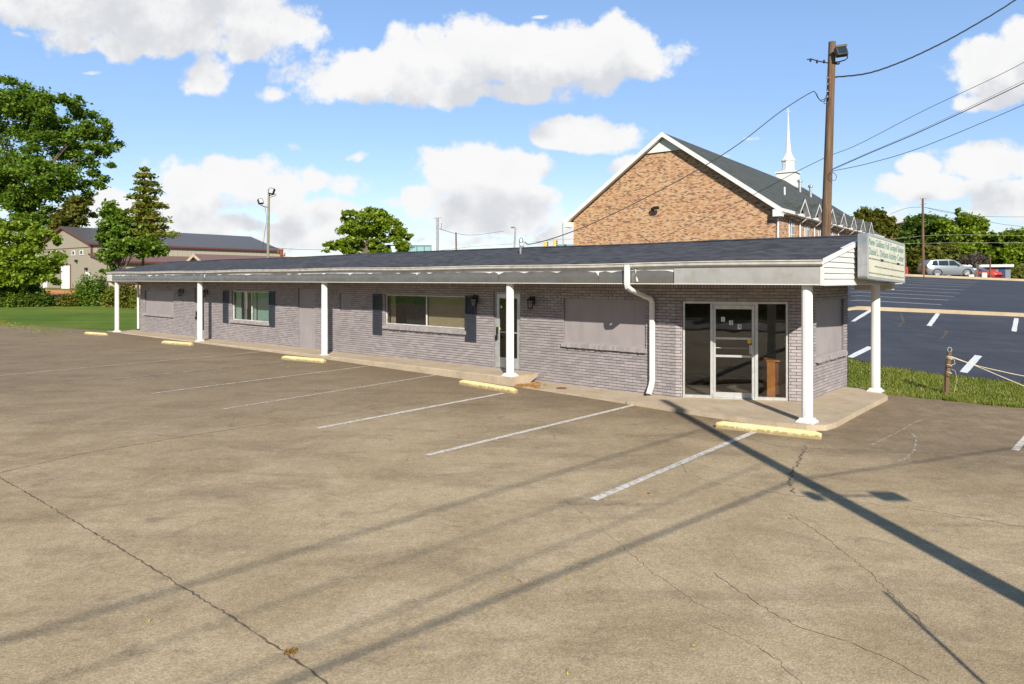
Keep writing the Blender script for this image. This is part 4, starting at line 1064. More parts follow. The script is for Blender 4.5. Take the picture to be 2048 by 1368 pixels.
# big tree at the left edge and its neighbours
tree('broadleaf_tree', 'tallest dark green broadleaf tree at the left edge beyond the lawn', 'tree', 60, 92, 590,
     [(20,215,70,62),(110,230,78,50),(60,300,95,60),(165,285,66,44),(195,262,38,28),(205,330,26,34),(110,365,90,55),(30,380,70,60),(180,375,40,34),(60,445,90,40),(-40,300,60,120),(160,425,40,26),(8,175,28,30),(70,210,40,30),(140,195,30,20)],
     68000, .28, M['leaf_dark'], .42, clump=.21, shell=.35, nclump=330)
tree('broadleaf_tree', 'bright yellow-green leafy tree low at the left edge in front of the tan metal building', 'tree', 20, 58, 600,
     [(30,470,62,34),(78,515,50,34),(10,530,50,50),(95,480,30,20),(110,550,22,26),(40,560,60,30),(-40,520,60,70)], 24000, .22, M['leaf_bright'], .15, clump=.24, nclump=220)
tree('broadleaf_tree', 'slim olive tree half hidden behind the tallest tree beside the metal building roof', 'tree', 150, 90, 590,
     [(145,440,34,22),(120,470,30,24),(160,410,24,18)], 5500, .30, M['leaf_olive'], .2, clump=.28)
# layered pyramid tree with turning leaves
def tier_tree(name, label, px, Y, tiers, n, size, leaf, lean=0, tr=.16):
    tiers = [(a, b*.86, c*1.25) for a, b, c in tiers]
    X = (px-CX)/F_PX*Y; z0 = G(X, Y)-.1; t = thing(name, label, 'tree', (X, Y, z0)); P = []; mb = MB(); rg = random.Random(3)
    ztop = EYE+(HOR-tiers[0][0])/F_PX*Y-z0; tot = sum(b for a, b, c in tiers)
    mb.tube([(0,0,0),(lean*.3,0,ztop*.4),(lean,0,ztop)], [tr, tr*.6, .03], 8)
    for (py, r, dxp) in tiers:
        z = EYE+(HOR-py)/F_PX*Y-z0; rr = r/F_PX*Y; nb = rg.randint(6, 8); xo = lean*z/ztop+dxp/F_PX*Y
        for b in range(nb):
            a = 2*math.pi*(b+rg.random())/nb; L = rr*rg.uniform(.65, 1.12)
            e = Vector((xo+math.cos(a)*L, math.sin(a)*L, z-.18*L)); mb.tube([(lean*z/ztop, 0, z), e.lerp(Vector((xo,0,z)), .4)+Vector((0,0,.1)), e], [.035, .02, .008], 4, cap=False)
            k = int(n*(r/tot)/nb); s_ = NP.uniform(.15, 1, k)[:, None]
            base = np.array([lean*z/ztop, 0, z]); P.append(base+(np.array(e)-base)*s_+NP.normal(size=(k, 3))*np.array([.26, .26, .15])*(.4+rr*.28))
    np_mesh('crown', leaf_quads(np.concatenate(P), size), 4, leaf, t); mb.build('trunk', M['bark'], t, fix=False); return t
tier_tree('sweetgum_tree', 'layered pyramid tree with turning orange-green leaves above the far end of the shops', 285, 58,
          [(338,8,0),(350,20,0),(364,24,2),(378,30,6),(392,34,-6),(406,38,8),(420,44,-6),(434,46,10),(448,54,2),(462,62,14),(478,52,-4)], 5600, .21, M['leaf_autumn'], .2)
tree('broadleaf_tree', 'small dark green tree with drooping branches beside the turning pyramid tree', 'tree', 240, 57, 575,
     [(225,430,26,26),(245,460,44,30),(270,490,50,30),(232,500,44,30),(300,500,30,22),(215,540,22,14),(205,480,16,26)], 9500, .225, M['leaf_dark'], .14, clump=.27, shell=.2, nclump=130)
tree('broadleaf_tree', 'round bright green tree standing alone beyond the middle of the long roof', 'tree', 735, 72, 560,
     [(745,446,38,30),(704,458,32,28),(694,434,14,16),(780,458,32,26),(728,478,44,24),(762,490,34,20),(804,480,22,26),(672,492,28,18),(700,490,32,18),(806,500,20,14),(742,506,50,14),(652,486,9,7),(718,430,18,14),(765,430,20,14)],
     32000, .21, M['leaf_bright'], .34, clump=.22, shell=.45, nclump=240)
# woods on the right beyond the upper lot
RT = [
 ('dark olive tree right beside the church gables', 1742, 92, [(1735,440,34,24),(1762,455,28,26),(1715,450,26,22),(1750,490,40,30)], 'leaf_olive', 7000),
 ('small blue-green tree in the gap between the olive tree and far utility pole', 1800, 110, [(1800,470,30,26),(1825,455,24,20),(1790,500,34,30)], 'leaf_olive', 5000),
 ('broad leafy tree directly behind the far utility pole', 1850, 100, [(1850,450,46,22),(1880,470,50,34),(1835,480,40,34),(1860,515,50,34)], 'leaf_mid', 9000),
 ('tallest bright green tree with a pointed tuft right of the far utility pole', 1920, 96, [(1925,452,44,28),(1918,425,12,9),(1945,470,40,36),(1900,480,36,36),(1930,515,60,34),(1958,450,14,22)], 'leaf_bright', 11000),
 ('green tree between the tallest tree and the right edge, lower than both', 1985, 98, [(1985,495,34,26),(2000,520,46,30)], 'leaf_mid', 6000),
 ('leafy green tree cut by the right edge above the upper lot', 2040, 94, [(2030,480,36,20),(2055,500,46,44),(2020,520,44,34),(2100,490,60,40)], 'leaf_bright', 9000),
 ('yellow-green bushy tree behind the bare-topped small tree', 1890, 88, [(1880,510,40,22),(1840,520,34,22),(1915,530,40,20)], 'leaf_olive', 5000),
]
for lab, px, Y, lobes, lf, n in RT:
    tree('woodland_tree', lab, 'tree', px, Y, 560, lobes, int(n*1.5), .33, M[lf], .26, 'trees beyond the upper lot', clump=.25, shell=.5, nclump=170)
tree('bare_topped_tree', 'small purple-brown topped tree with a forked pale trunk near the upper lot', 'tree', 1952, 66, 556,
     [(1948,516,26,13),(1935,522,14,8),(1966,520,14,9)], 700, .13, plain('brown_purple_leaves', (.085,.055,.055), .8, var=.3), .16, clump=.5)
# undergrowth: bushes between lawn and clay bank
def bush(label, px, py, w, h, Y, n, leaf, size=.16, stems=True, group='bushes along the clay bank'):
    X, _, _ = at(px, py, Y); z0 = G(X, Y)-.05; t = thing('bush', label, 'bush', (X, Y, z0), 0, group); n = int(n*1.8); size *= .8
    rx, rz = w/2/F_PX*Y, h/F_PX*Y; k = 26; a = NP.uniform(0, 2*math.pi, k); r = np.sqrt(NP.uniform(0, 1, k))
    cs = np.stack([np.cos(a)*r*rx*.8, np.sin(a)*r*rx*.5, rz*NP.uniform(.12, .95, k)*(1-.55*r**2)], axis=1)
    idx = np.repeat(np.arange(k), n//k); P = cs[idx]+NP.normal(size=(len(idx), 3))*np.array([rx*.17, rx*.15, rz*.13])
    P[:, 2] = np.abs(P[:, 2]); np_mesh('foliage', leaf_quads(P, size), 4, leaf, t)
    mb = MB()
    for i in range(12): e = Vector(cs[i])*1.12; mb.tube([(e.x*.15, e.y*.15, 0), (e.x*.6, e.y*.6, e.z*.6), e], [.03, .02, .006], 4, cap=False)
    mb.build('stems', M['bark'], t, fix=False)
for a in [('broad leafy shrub at the foot of the yellow-green tree on the left edge', 6, 606, 70, 50, 57.5, 2600, 'leaf_dark'), ('dark shrub hiding the trunks of the big left trees', 66, 605, 64, 50, 58, 2400, 'leaf_mid'), ('tall dark shrub filling the left edge beneath the yellow-green tree', 10, 605, 90, 72, 61, 3000, 'leaf_dark'), ('dark rounded shrub below the big trees left of the side doors', 58, 605, 50, 50, 61, 2400, 'leaf_dark'),
          ('dark low bush at the left edge under the bright yellow-green tree', 25, 605, 90, 60, 60, 1800, 'leaf_dark'),
          ('dense dark bush on the lawn edge below the white side doors', 95, 605, 80, 22, 60, 1600, 'leaf_dark'),
          ('yellowish green low shrub left of the spiky dark bush', 140, 605, 60, 22, 59, 1200, 'leaf_olive'),
          ('spiky dark bush with bare upright twigs below the tall white roller door', 172, 605, 60, 62, 59, 1400, 'leaf_dark'),
          ('largest dark bush in front of the clay bank left of the end column', 200, 605, 50, 58, 61, 1400, 'leaf_mid'),
          ('reddish brown shrub immediately left of the end column', 222, 605, 46, 40, 58, 1300, 'leaf_autumn'),
          ('green and brown shrub seen between the end column and white downspout', 255, 604, 46, 56, 57, 1600, 'leaf_olive'),
          ('thin brown brush at the foot of the shop downspout view', 272, 604, 24, 30, 56, 700, 'leaf_autumn')]:
    bush(*a[:7], M[a[7]])
def mass(name, lab, cat, x0, x1, y0, y1, h, n, leaf, size, zf=G):
    x = NP.uniform(x0, x1, n); y = NP.uniform(y0, y1, n); q = NP.uniform(0, 1, n)
    hh = h*(.62+.38*np.sin(x*.33+1.3)*np.sin(x*.11+y*.2)+.12*np.sin(x*1.7))
    z = np.array([zf(a, b) for a, b in zip(x, y)])+q*hh
    o = np_mesh(name, leaf_quads(np.stack([x, y, z], 1), size), 4, leaf); return tag(o, lab, cat, kind='stuff')
mass('undergrowth', 'low green undergrowth along the far kerb under the woodland trees', 'undergrowth', 50, 92, 84, 88, 2.4, 9000, M['leaf_olive'], .4)
mass('distant_woods', 'hazy far woods closing the horizon behind the upper lot', 'woods', 40, 200, 128, 136, 7.5, 12000, M['leaf_mid'], .9)
# woods, seen reflected in the shop glass
mass('roadside_woods', 'dark woods across the street, mirrored in the shop windows', 'woods', -32, 34, -34, -24, 7.5, 12000, M['leaf_ref'], .75)
# clay bank
sheet('clay_bank', [(-80, 64.5), (-60, 65.0), (-44, 65.5), (-30, 65)], [(-84, 72.5), (-62, 73), (-42, 72), (-30, 71.5)], 60, 12, M['clay'], .05, jit=.4)
# grass blades on the near strip, the lawn edge and around the slab
def blades(name, lab, pts, h, m, w=.012):
    n = len(pts); pts = np.array(pts); a = NP.uniform(0, 2*math.pi, n); d = np.stack([np.cos(a), np.sin(a), 0*a], 1); hh = h*NP.uniform(.5, 1.4, n)[:, None]
    ln = unit(n)*.45; ln[:, 2] = 1; s = d*w*NP.uniform(.6, 1.6, n)[:, None]
    o = np_mesh(name, np.stack([pts-s, pts+s, pts+ln*hh], 1).reshape(-1, 3), 3, m); return tag(o, lab, 'grass', kind='stuff')
def scatter_uv(n, u0, u1, v0, v1, test=None, dz=-.05):
    out = []
    while len(out) < n:
        u, v = random.uniform(u0, u1), random.uniform(v0, v1)
        if test and not test(u, v): continue
        x, y = W(u, v); out.append((x, y, G(x, y)+dz))
    return out
EL = [UV(*p) for p in e_l]
def strip_ok(u, v):
    if u < 3.9 and v < 4.1+max(0, (3.0-u))*0 : return False
    if u < 2.4 and v < 4.4: return False
    vmax = interp(u, sorted([(a, b) for a, b in EL]))
    return v < vmax+random.uniform(-.05, .12)
blades('grass', 'short green grass strip between the shop corner, car park edge and blacktop lot', scatter_uv(56000, -1, 12, 4.12, 9.2, strip_ok), .062, M['blade'])
def clumpf(n, u, v, r): return [(lambda x, y: (x, y, G(x, y)-.04))(*W(u+random.gauss(0, r), v+random.gauss(0, r*.6))) for _ in range(n)]
wd = []
for i in range(60): wd += clumpf(22, random.uniform(3.9, 11), 4.12+random.uniform(-.03, .06), .06)
for i in range(16): wd += clumpf(30, 2.5+random.uniform(0, .9), 4.1+random.uniform(0, .3), .1)
blades('weeds', 'ragged weeds spilling over the car park edge by the shop corner', wd, .12, M['blade'], .014)
wd = []
for i in range(26): wd += clumpf(60, -3.75+random.uniform(-.05, 1.0)*random.random(), -.95+random.uniform(-.1, .75)*random.random(), .05)
blades('dry_weeds', 'dry orange-brown weeds in the corner below the concrete step', wd, .09, M['dead'], .012)
lw = []
for i in range(5000):
    u = random.uniform(-60, -30.5); v = random.uniform(-3.9, -2.4) if u < -31.5 else random.uniform(-.6, 3)
    x, y = W(u, v); lw.append((x, y, G(x, y)-.04))
blades('lawn_grass', 'mown lawn grass at the far end of the car park', lw, .07, M['blade'], .03)
# small tuft in the joint and fallen leaves
def tuft(px, py, n, r):
    x, y, z = on_ground(px, py); blades('weeds', 'tiny green weed tuft growing in the lot joint', [(x+random.gauss(0, r), y+random.gauss(0, r*.7), z) for _ in range(n)], .035, M['dead'], .006)
tuft(583, 1310, 60, .025)
def fallen_leaf():
    mb = MB(); n = 10; v = [(0,0,.01)]
    for i in range(n):
        a = 2*math.pi*i/n; r = .06 if i % 2 == 0 else .032; v.append((math.cos(a)*r, math.sin(a)*r*.8, .012+.012*math.sin(a*2)))
    mb.add(v, [(0, i+1, (i+1) % n+1) for i in range(n)]); o = mb.build('fallen_leaf', plain('fallen_leaf_yellow', (.42,.34,.07), .8, var=.3), fix=False)
    return tag(o, 'small yellow-brown fallen leaf lying on the tan car park', 'leaf', 'fallen leaves on the car park')
lf0 = fallen_leaf(); brown = plain('fallen_leaf_brown', (.30,.13,.05), .8, var=.3)
for i, (px, py) in enumerate([(203,1077),(293,891),(830,1308),(813,921),(1018,921),(1297,989),(1586,861),(1620,931),(1814,1017),(1385,1297),(94,789),(465,861),(516,776),(632,783),(360,757),(640,758),(1204,1002),(1136,1350),(1581,1040),(700,955),(1040,1165),(296,1245),(575,735),(1136,1161),(1010,640+520)]):
    x, y, z = on_ground(px, py); o = lf0 if i == 0 else lf0.copy()
    if i: COL.objects.link(o)
    if i in (5, 12, 13, 16, 20): o.data = o.data.copy(); o.data.materials[0] = brown; o['label'] = 'small reddish-brown fallen leaf lying on the tan car park'
    o.location = (x, y, z+.002); s = random.uniform(.45, .75); o.scale = (s, s*random.uniform(.5, 1), s); o.rotation_euler = (random.uniform(-.2,.2), random.uniform(-.2,.2), random.uniform(0, 6))

# ------------------------------------------------------------------ church
cR = (at(1550, 500, 45)[0], 45.0); e1 = (.799, -.601); CTH = math.atan2(e1[1], e1[0])
church = thing('church', 'large orange-tan brick church with grey shingle roof, side gables and white steeple', 'church', (cR[0], cR[1], 0), CTH)
CW, CLN, CE, CP, CZ = 15.3, 37.0, EYE+4.76, EYE+10.25, 0.5    # width, length, eave, ridge, base
mb = MB(); w2 = CW/2
sl_ = (CP-CE)/w2
mb.add([(-CW,0,CZ),(0,0,CZ),(0,0,CE-.1),(-w2,0,CP-.15),(-CW,0,CE-.1)], [(0,1,2,3,4)])
mb.build('gable_wall', M['church_brick'], church, fix=False); mb = MB(); mb.add([(-CW,CLN,CZ),(0,CLN,CZ),(0,CLN,CE-.1),(-w2,CLN,CP-.15),(-CW,CLN,CE-.1)], [(4,3,2,1,0)]); mb.build('gable_wall', M['church_brick'], church, fix=False)
mb = MB(); mb.add([(0,0,CZ),(0,CLN,CZ),(0,CLN,CE),(0,0,CE)], [(0,1,2,3)]); mb.add([(-CW,0,CZ),(-CW,CLN,CZ),(-CW,CLN,CE),(-CW,0,CE)], [(3,2,1,0)]); mb.build('side_wall', M['church_brick_y'], church, fix=False)
OV = .55
def slab(mb, pts, t=.16):
    n_ = len(pts); v = list(pts)+[(x, y, z-t) for x, y, z in pts]
    mb.add(v, [tuple(range(n_)), tuple(range(n_, 2*n_))[::-1]]+[(i, (i+1) % n_, n_+(i+1) % n_, n_+i) for i in range(n_)])
mb = MB(); zo = CE-OV*sl_
slab(mb, [(OV,-.5,zo+.15),(OV,CLN+.4,zo+.15),(-w2,CLN+.4,CP+.15),(-w2,-.5,CP+.15)]); slab(mb, [(-w2,-.5,CP+.15),(-w2,CLN+.4,CP+.15),(-CW-OV,CLN+.4,zo+.15),(-CW-OV,-.5,zo+.15)])
crf = mb.build('roof', M['shingle_church'], church)
mb = MB()
for (xa, xb, za, zb) in ((OV+.03, -w2, zo, CP), (-w2, -CW-OV-.03, CP, zo)):
    mb.add([(xa,-.53,za+.17),(xb,-.53,zb+.17),(xb,-.53,zb-.17),(xa,-.53,za-.17),(xa,-.0,za+.10-.2),(xb,0,zb+.10-.2),(xb,-.45,zb-.17),(xa,-.45,za-.17)], [(0,1,2,3),(3,2,5,4)])
mb.box(OV-.02, OV+.06, -.5, CLN, zo-.05, zo+.16); mb.box(0, OV, -.5, CLN, zo-.08, zo-.05); mb.box(-.0, OV, -.52, -.0, zo-.35, zo+.1)
mb.box(-CW-OV-.1, -CW, -.5, .0, zo-.35, zo+.05)
mb.build('rake_board', M['white'], church)
mb = MB(); mb.add([(-w2,-.12,CP-.2),(-w2-1.35,-.12,CP-.2-1.35*sl_),(-w2+1.35,-.12,CP-.2-1.35*sl_)], [(0,1,2)]); mb.build('gable_panel', M['white'], church, fix=False)
mb = MB(); mb.lathe([(.10,-.1),(.14,0),(.12,.12)], (-8.5,-.25,CE+.25), 8); mb.tube([(-8.5,0,CE+.2),(-8.5,-.3,CE+.3),(-8.1,-.4,CE+.35)], .04); mb.box(-8.35,-7.95,-.5,-.3,CE+.2,CE+.42); mb.build('floodlight', M['black'], church)
def arch_win(yc):
    fr = MB(); gl = MB(); n_ = 10; zb_, zt = CE-2.9, CE-1.0; r = .55
    out = [(yc-r, zb_), (yc+r, zb_)]+[(yc+r*math.cos(math.pi*i/n_), zt+r*math.sin(math.pi*i/n_)) for i in range(n_+1)]
    gl.extrude(out, 'x', .01, .03)
    ins = [(yc+(p-yc)*.82, zt+(q-zt)*.86 if q > zb_ else zb_+.08) for p, q in out]; k = len(out)
    fr.add([(.06,p,q) for p, q in out]+[(.06,p,q) for p, q in ins]+[(.0,p,q) for p, q in out], [(i,(i+1) % k,k+(i+1) % k,k+i) for i in range(k)]+[(i,(i+1) % k,2*k+(i+1) % k,2*k+i) for i in range(k)])
    for z in (zb_+.6, zb_+1.2, zb_+1.8): fr.box(.02, .055, yc-r*.85, yc+r*.85, z-.03, z+.03)
    fr.box(.02, .055, yc-.03, yc+.03, zb_, zt+r*.8)
    f = fr.build('window', M['white'], church, fix=False); gl.build('pane', M['wallgrey'], f)
DS = [3.7+4.02*i for i in range(7)]
for i, yd in enumerate(DS):
    hw, pk = 1.25, 1.0; ze = zo+.10; x1 = OV+.35
    mb = MB(); xb = -(pk)/sl_-.2
    slab(mb, [(x1,yd-hw,ze),(x1,yd,ze+pk),(xb,yd,ze+pk),(OV-.1,yd-hw,ze)], .09); slab(mb, [(x1,yd,ze+pk),(x1,yd+hw,ze),(OV-.1,yd+hw,ze),(xb,yd,ze+pk)], .09)
    dm = mb.build('dormer_roof', M['shingle_church'], church)
    mb = MB(); mb.add([(.32,yd-hw+.05,ze-.4),(.32,yd+hw-.05,ze-.4),(.32,yd+hw-.05,ze),(.32,yd,ze+pk-.1),(.32,yd-hw+.05,ze)], [(0,1,2,3,4)])
    mb.add([(.32,yd-hw+.05,ze-.4),(0,yd-hw+.05,ze-.4),(0,yd-hw+.05,ze),(.32,yd-hw+.05,ze)], [(0,1,2,3)]); mb.build('dormer_wall', M['church_brick_y'], dm, fix=False)
    mb = MB()
    for s in (-1, 1): 
        mb.add([(x1+.03,yd,ze+pk+.03),(x1+.03,yd+s*hw,ze+.03),(x1+.03,yd+s*hw,ze-.13),(x1+.03,yd,ze+pk-.15),(x1-.3,yd,ze+pk-.15),(x1-.3,yd+s*hw,ze-.13)], [(0,1,2,3),(3,2,5,4)])
    mb.build('dormer_trim', M['white'], dm, fix=False)
    arch_win(yd)
    yq = yd+1.9; mb = MB(); mb.tube([(OV+.05,yq,zo),(OV-.1,yq,zo-.18),(.12,yq,zo-.42),(.1,yq,zo-.6),(.1,yq,CZ)], .055, 6); mb.build('downspout', M['white'], church, fix=False)
mb = MB(); mb.tube([(OV+.05,.3,zo),(.16,.12,zo-.45),(.12,.12,CZ)], .06, 6); mb.build('downspout', M['white'], church, fix=False)
for (y_, x_) in ((26.5,-5.3),(29.0,-4.9)):
    z_ = CP-(w2+x_)*sl_; mb = MB(); mb.lathe([(.14,-.5),(.14,1.1),(.24,1.12),(.24,1.3),(.12,1.35)], (x_, y_, z_), 10); mb.build('roof_vent', M['steel'], church)
mb = MB(); mb.lathe([(.07,-.2),(.07,.75)], (-2.6, 11.5, CP-(w2-2.6)*sl_), 8); mb.build('vent_pipe', M['white'], church)
# steeple
sy = 31.0; sx = -w2; st = MB(); st.box(sx-.95, sx+.95, sy-.95, sy+.95, CP-1.6, CP+1.02); st.box(sx-1.08, sx+1.08, sy-1.08, sy+1.08, CP+1.02, CP+1.16); sb = st.build('steeple_base', M['white'], church)
st = MB(); st.lathe([(.72,1.14),(.72,1.25),(.63,1.3),(.63,2.3),(.72,2.34),(.72,2.44)], (sx, sy, CP), 8); st.build('steeple_drum', M['white'], sb)
st = MB(); st.lathe([(.73,2.44),(.52,2.75),(.33,3.2),(.25,3.8),(.16,5.0),(.09,6.3),(.04,7.3)], (sx, sy, CP), 8); st.build('spire', M['white'], sb)
st = MB(); st.box(sx-.03, sx+.03, sy-.03, sy+.03, CP+7.2, CP+8.05); st.box(sx-.24, sx+.24, sy-.03, sy+.03, CP+7.62, CP+7.68); st.build('cross', M['white'], sb)

# ------------------------------------------------------------------ tan metal building on the left
KX, KY = at(183, 487, 77)[:2]
wh = thing('metal_building', 'long tan metal building with charcoal roof and brown trim beyond the lawn', 'building', (KX, KY, 0), CTH)
WW, WL, WE, WP, WZ, LT = 15.0, 24.0, EYE+3.93, EYE+6.05, 1.45, 3.0
mb = MB(); mb.add([(-WW-LT,0,WZ),(LT+1,0,WZ),(LT+1,0,WE-1.9),(0,0,WE-1.25),(0,0,WE),(-WW/2,0,WP),(-WW,0,WE),(-WW,0,WE-1.25),(-WW-LT,0,WE-2.0)], [tuple(range(9))]); mb.build('gable_wall', M['metal_tan_x'], wh, fix=False)
mb = MB(); mb.add([(0,0,WE-1.6),(0,WL,WE-1.6),(0,WL,WE),(0,0,WE)], [(0,1,2,3)]); mb.add([(LT+1,0,WZ-.3),(LT+1,WL,WZ-.3),(LT+1,WL,WE-2.1),(LT+1,0,WE-2.1)], [(0,1,2,3)])
mb.add([(LT+1,WL,WZ),(-WW-LT,WL,WZ),(-WW,WL,WE),(-WW/2,WL,WP),(0,WL,WE)], [(0,1,2,3,4)]); mb.build('side_wall', M['metal_tan_y'], wh, fix=False)
mb = MB(); sw = (WP-WE)/(WW/2)
slab(mb, [(.3,-.3,WE-.3*sw+.12),(.3,WL+.3,WE-.3*sw+.12),(-WW/2,WL+.3,WP+.12),(-WW/2,-.3,WP+.12)], .1); slab(mb, [(-WW/2,-.3,WP+.12),(-WW/2,WL+.3,WP+.12),(-WW-.3,WL+.3,WE-.3*sw+.12),(-WW-.3,-.3,WE-.3*sw+.12)], .1)
mb.build('roof', M['metal_roof'], wh)
mb = MB(); slab(mb, [(LT+1.4,-.3,WE-2.0),(LT+1.4,WL+.3,WE-2.0),(.0,WL+.3,WE-1.15),(.0,-.3,WE-1.15)], .09); slab(mb, [(-WW,-.3,WE-1.15),(-WW,WL,WE-1.15),(-WW-LT-.3,WL,WE-2.0),(-WW-LT-.3,-.3,WE-2.0)], .09); mb.build('porch_roof', M['redroof'], wh)
mb = MB()
for (xa, xb, za, zb) in ((.34,-WW/2,WE-.3*sw,WP),(-WW/2,-WW-.34,WP,WE-.3*sw),(LT+1.45,0,WE-2.05,WE-1.18),(-WW,-WW-LT-.34,WE-1.18,WE-2.05)):
    mb.add([(xa,-.34,za+.14),(xb,-.34,zb+.14),(xb,-.34,zb-.12),(xa,-.34,za-.12),(xa,-.02,za-.12),(xb,-.02,zb-.12)], [(0,1,2,3),(3,2,5,4)])
mb.box(.28,.36,-.3,WL+.3,WE-.33*sw-.06,WE-.3*sw+.13); mb.box(LT+1.38,LT+1.47,-.3,WL+.3,WE-2.2,WE-1.98)
for x_ in (-WW-LT, LT+.85): mb.box(x_, x_+.18, -.04, -.0, WZ, WE-2.05)
mb.box(-.15,.04,-.04,.1,WE-1.2,WE); mb.box(-WW-LT,LT+1,-.05,0,WZ,WZ+.12); mb.box(-WW,0,-.03,0,WE-.42,WE-.34)
mb.build('trim', M['brown'], wh, fix=False)
def wx(px):  # position along the gable face for an image column
    k = (px-CX)/F_PX; return (k*KY-KX)/(e1[0]-k*e1[1])
def wz(py, px): Yp = KY+wx(px)*e1[1]; return EYE+(HOR-py)/F_PX*Yp
for (p0, p1, y0, y1, kind) in ((123,141.5,531,575.5,'r'),(87.5,94,545,574.5,'w'),(172,180,544,562,'w')):
    a, b = wx(p0), wx(p1); zt, zb_ = wz(y0, p1), (WZ+.02 if kind == 'r' else WZ+.02)
    if kind == 'r':
        mb = MB(); mb.box(a-.05, b+.05, -.10, -.01, zb_, zt+.12); f = mb.build('door_frame', M['brown'], wh); mb = MB(); mb.box(a+.25, b, -.13, -.09, zb_, zt); mb.build('roller_door', M['doorwhite'], f)
    else: mb = MB(); mb.box(a, b, -.08, -.01, zb_, zt); mb.build('door', M['doorwhite'], wh)
for px, py in ((102,509),(116.5,507.5),(147.5,506),(163.5,505)):
    a, z_ = wx(px), wz(py, px); mb = MB(); ring(mb, a-.42, a+.42, z_-.28, z_+.28, .09, -.07, -.01); f = mb.build('window', M['white'], wh); mb = MB(); mb.box(a-.34, a+.34, -.04, -.02, z_-.2, z_+.2); mb.build('pane', M['carglass'], f)
for px, py in ((155,522),(175,538)): a, z_ = wx(px), wz(py, px); mb = MB(); mb.bbox(a-.12, a+.12, -.3, -.01, z_-.15, z_+.15, .03); mb.build('wall_light', M['black'], wh)
# small tan-gabled house with a red-brown roof between the shops and the metal building
hx, hy, _ = at(396, 508, 58)
hs = thing('house', 'small tan-gabled house with red-brown roof showing behind the long shingle roof', 'house', (hx, hy, 0), CTH)
hz = EYE+(HOR-508)/F_PX*58
mb = MB(); mb.add([(-2.2,0,1),(2.2,0,1),(2.2,0,hz-1.15),(0,0,hz-.1),(-2.2,0,hz-1.15)], [(0,1,2,3,4)]); mb.build('gable_wall', M['tan'], hs, fix=False)
mb = MB(); slab(mb, [(2.7,-.35,hz-1.35),(2.7,14.5,hz-1.35),(0,14.5,hz),(0,-.35,hz)], .1); slab(mb, [(0,-.35,hz),(0,14.5,hz),(-2.7,14.5,hz-1.35),(-2.7,-.35,hz-1.35)], .1); mb.build('roof', M['redroof'], hs)
mb = MB()
for s in (-1, 1): mb.add([(0,-.4,hz+.03),(s*2.75,-.4,hz-1.35),(s*2.75,-.4,hz-1.62),(0,-.4,hz-.24)], [(0,1,2,3)])
mb.build('rake_board', plain('pale_tan_trim', (.52,.44,.34), .7), hs, fix=False)
mb = MB(); x_, y_, z_ = 1.5, 7.0, hz-.75; mb.lathe([(.16,0),(.16,1.3),(.2,1.35)], (x_, y_, z_), 8); mb.lathe([(.08,.9),(.14,1.2),(.1,1.4)], (x_-.45, y_, z_), 8); mb.tube([(x_,y_,z_+.8),(x_+.5,y_,z_+.75),(x_+.5,y_,z_+1)], .06); mb.build('roof_vent', M['rust'], hs)
# tan board fence low between end column and downspout
p0, p1 = at(228, 570, 66), at(285, 570, 66)
fn = thing('board_fence', 'low tan board fence seen under the canopy end beside the downspout', 'fence', (p0[0], 66, p0[2]-.25))
mb = MB(); x = 0
while x < p1[0]-p0[0]: mb.box(x, x+.19, 0, .03, 0, .52); x += .2
mb.build('boards', M['tan'], fn); mb = MB(); mb.box(0, p1[0]-p0[0], -.04, 0, .4, .46); mb.build('rail', M['tan'], fn)

# ------------------------------------------------------------------ poles, lights and wires
def pole(name, label, px0, py0, px1, py1, Y, r0, r1, m, cat='pole', zb=None):
    a, b = at(px0, py0, Y), at(px1, py1, Y); dz = b[2]-a[2]; sl2 = (b[0]-a[0])/dz; zg = G(a[0], Y)-.3
    bx = a[0]-sl2*(a[2]-zg); t = thing(name, label, cat, (bx, Y, zg))
    n_ = 8; H2 = b[2]-zg; mb = MB(); mb.tube([(sl2*H2*i/n_, 0, H2*i/n_) for i in range(n_+1)], [r0+(r1-r0)*i/n_ for i in range(n_+1)], 14)
    mb.build('shaft', m, t, smooth=True); return t, (lambda z: (bx+sl2*(z-zg), Y, z))
up, upx = pole('utility_pole', 'tall leaning wooden utility pole with a floodlight behind the right end of the roof', 1651.5, 478, 1664.5, 84, 21, .165, .105, M['pole'])
def loc(t, p): return (p[0]-t.location.x, p[1]-t.location.y, p[2]-t.location.z)
def L3(px, py, Y, t): return loc(t, at(px, py, Y))
mb = MB(); c = Vector(L3(1682, 103, 20.7, up)); Mx = Matrix.Translation(c) @ Matrix.Rotation(R(-8), 4, 'Y') @ Matrix.Rotation(R(-18), 4, 'X')
mb.bbox(-.16, .16, -.09, .09, -.15, .15, .015, Mx); mb.box(-.175, .175, -.11, -.085, .10, .17, Mx); fl = mb.build('floodlight', plain('brown_lamp_housing', (.07,.055,.045), .6), up)
mb = MB(); mb.box(-.13, .13, -.10, -.092, -.12, .09, Mx); mb.build('lens', M['carglass'], fl)
mb = MB(); mb.tube([L3(1694,98,20.7,up), L3(1695,116,20.7,up), L3(1690,120,20.8,up), L3(1680,123,20.9,up), L3(1667,127,21,up)], .018, 6); mb.bbox(-.06,.06,-.05,.05,-.04,.04,.01,Matrix.Translation(Vector(L3(1675,126,20.9,up)))); mb.build('lamp_bracket', M['black'], up)
mb = MB(); mb.tube([L3(1614,119,20.9,up), L3(1622,118,20.9,up), L3(1640,123,20.9,up), L3(1656,126,20.95,up)], .016, 6)
for px in (1621, 1634, 1648): mb.lathe([(.03,-.05),(.035,0),(.02,.05)], L3(px, 120 if px < 1630 else 123, 20.9, up), 8)
mb.build('insulator_arm', M['black'], up)
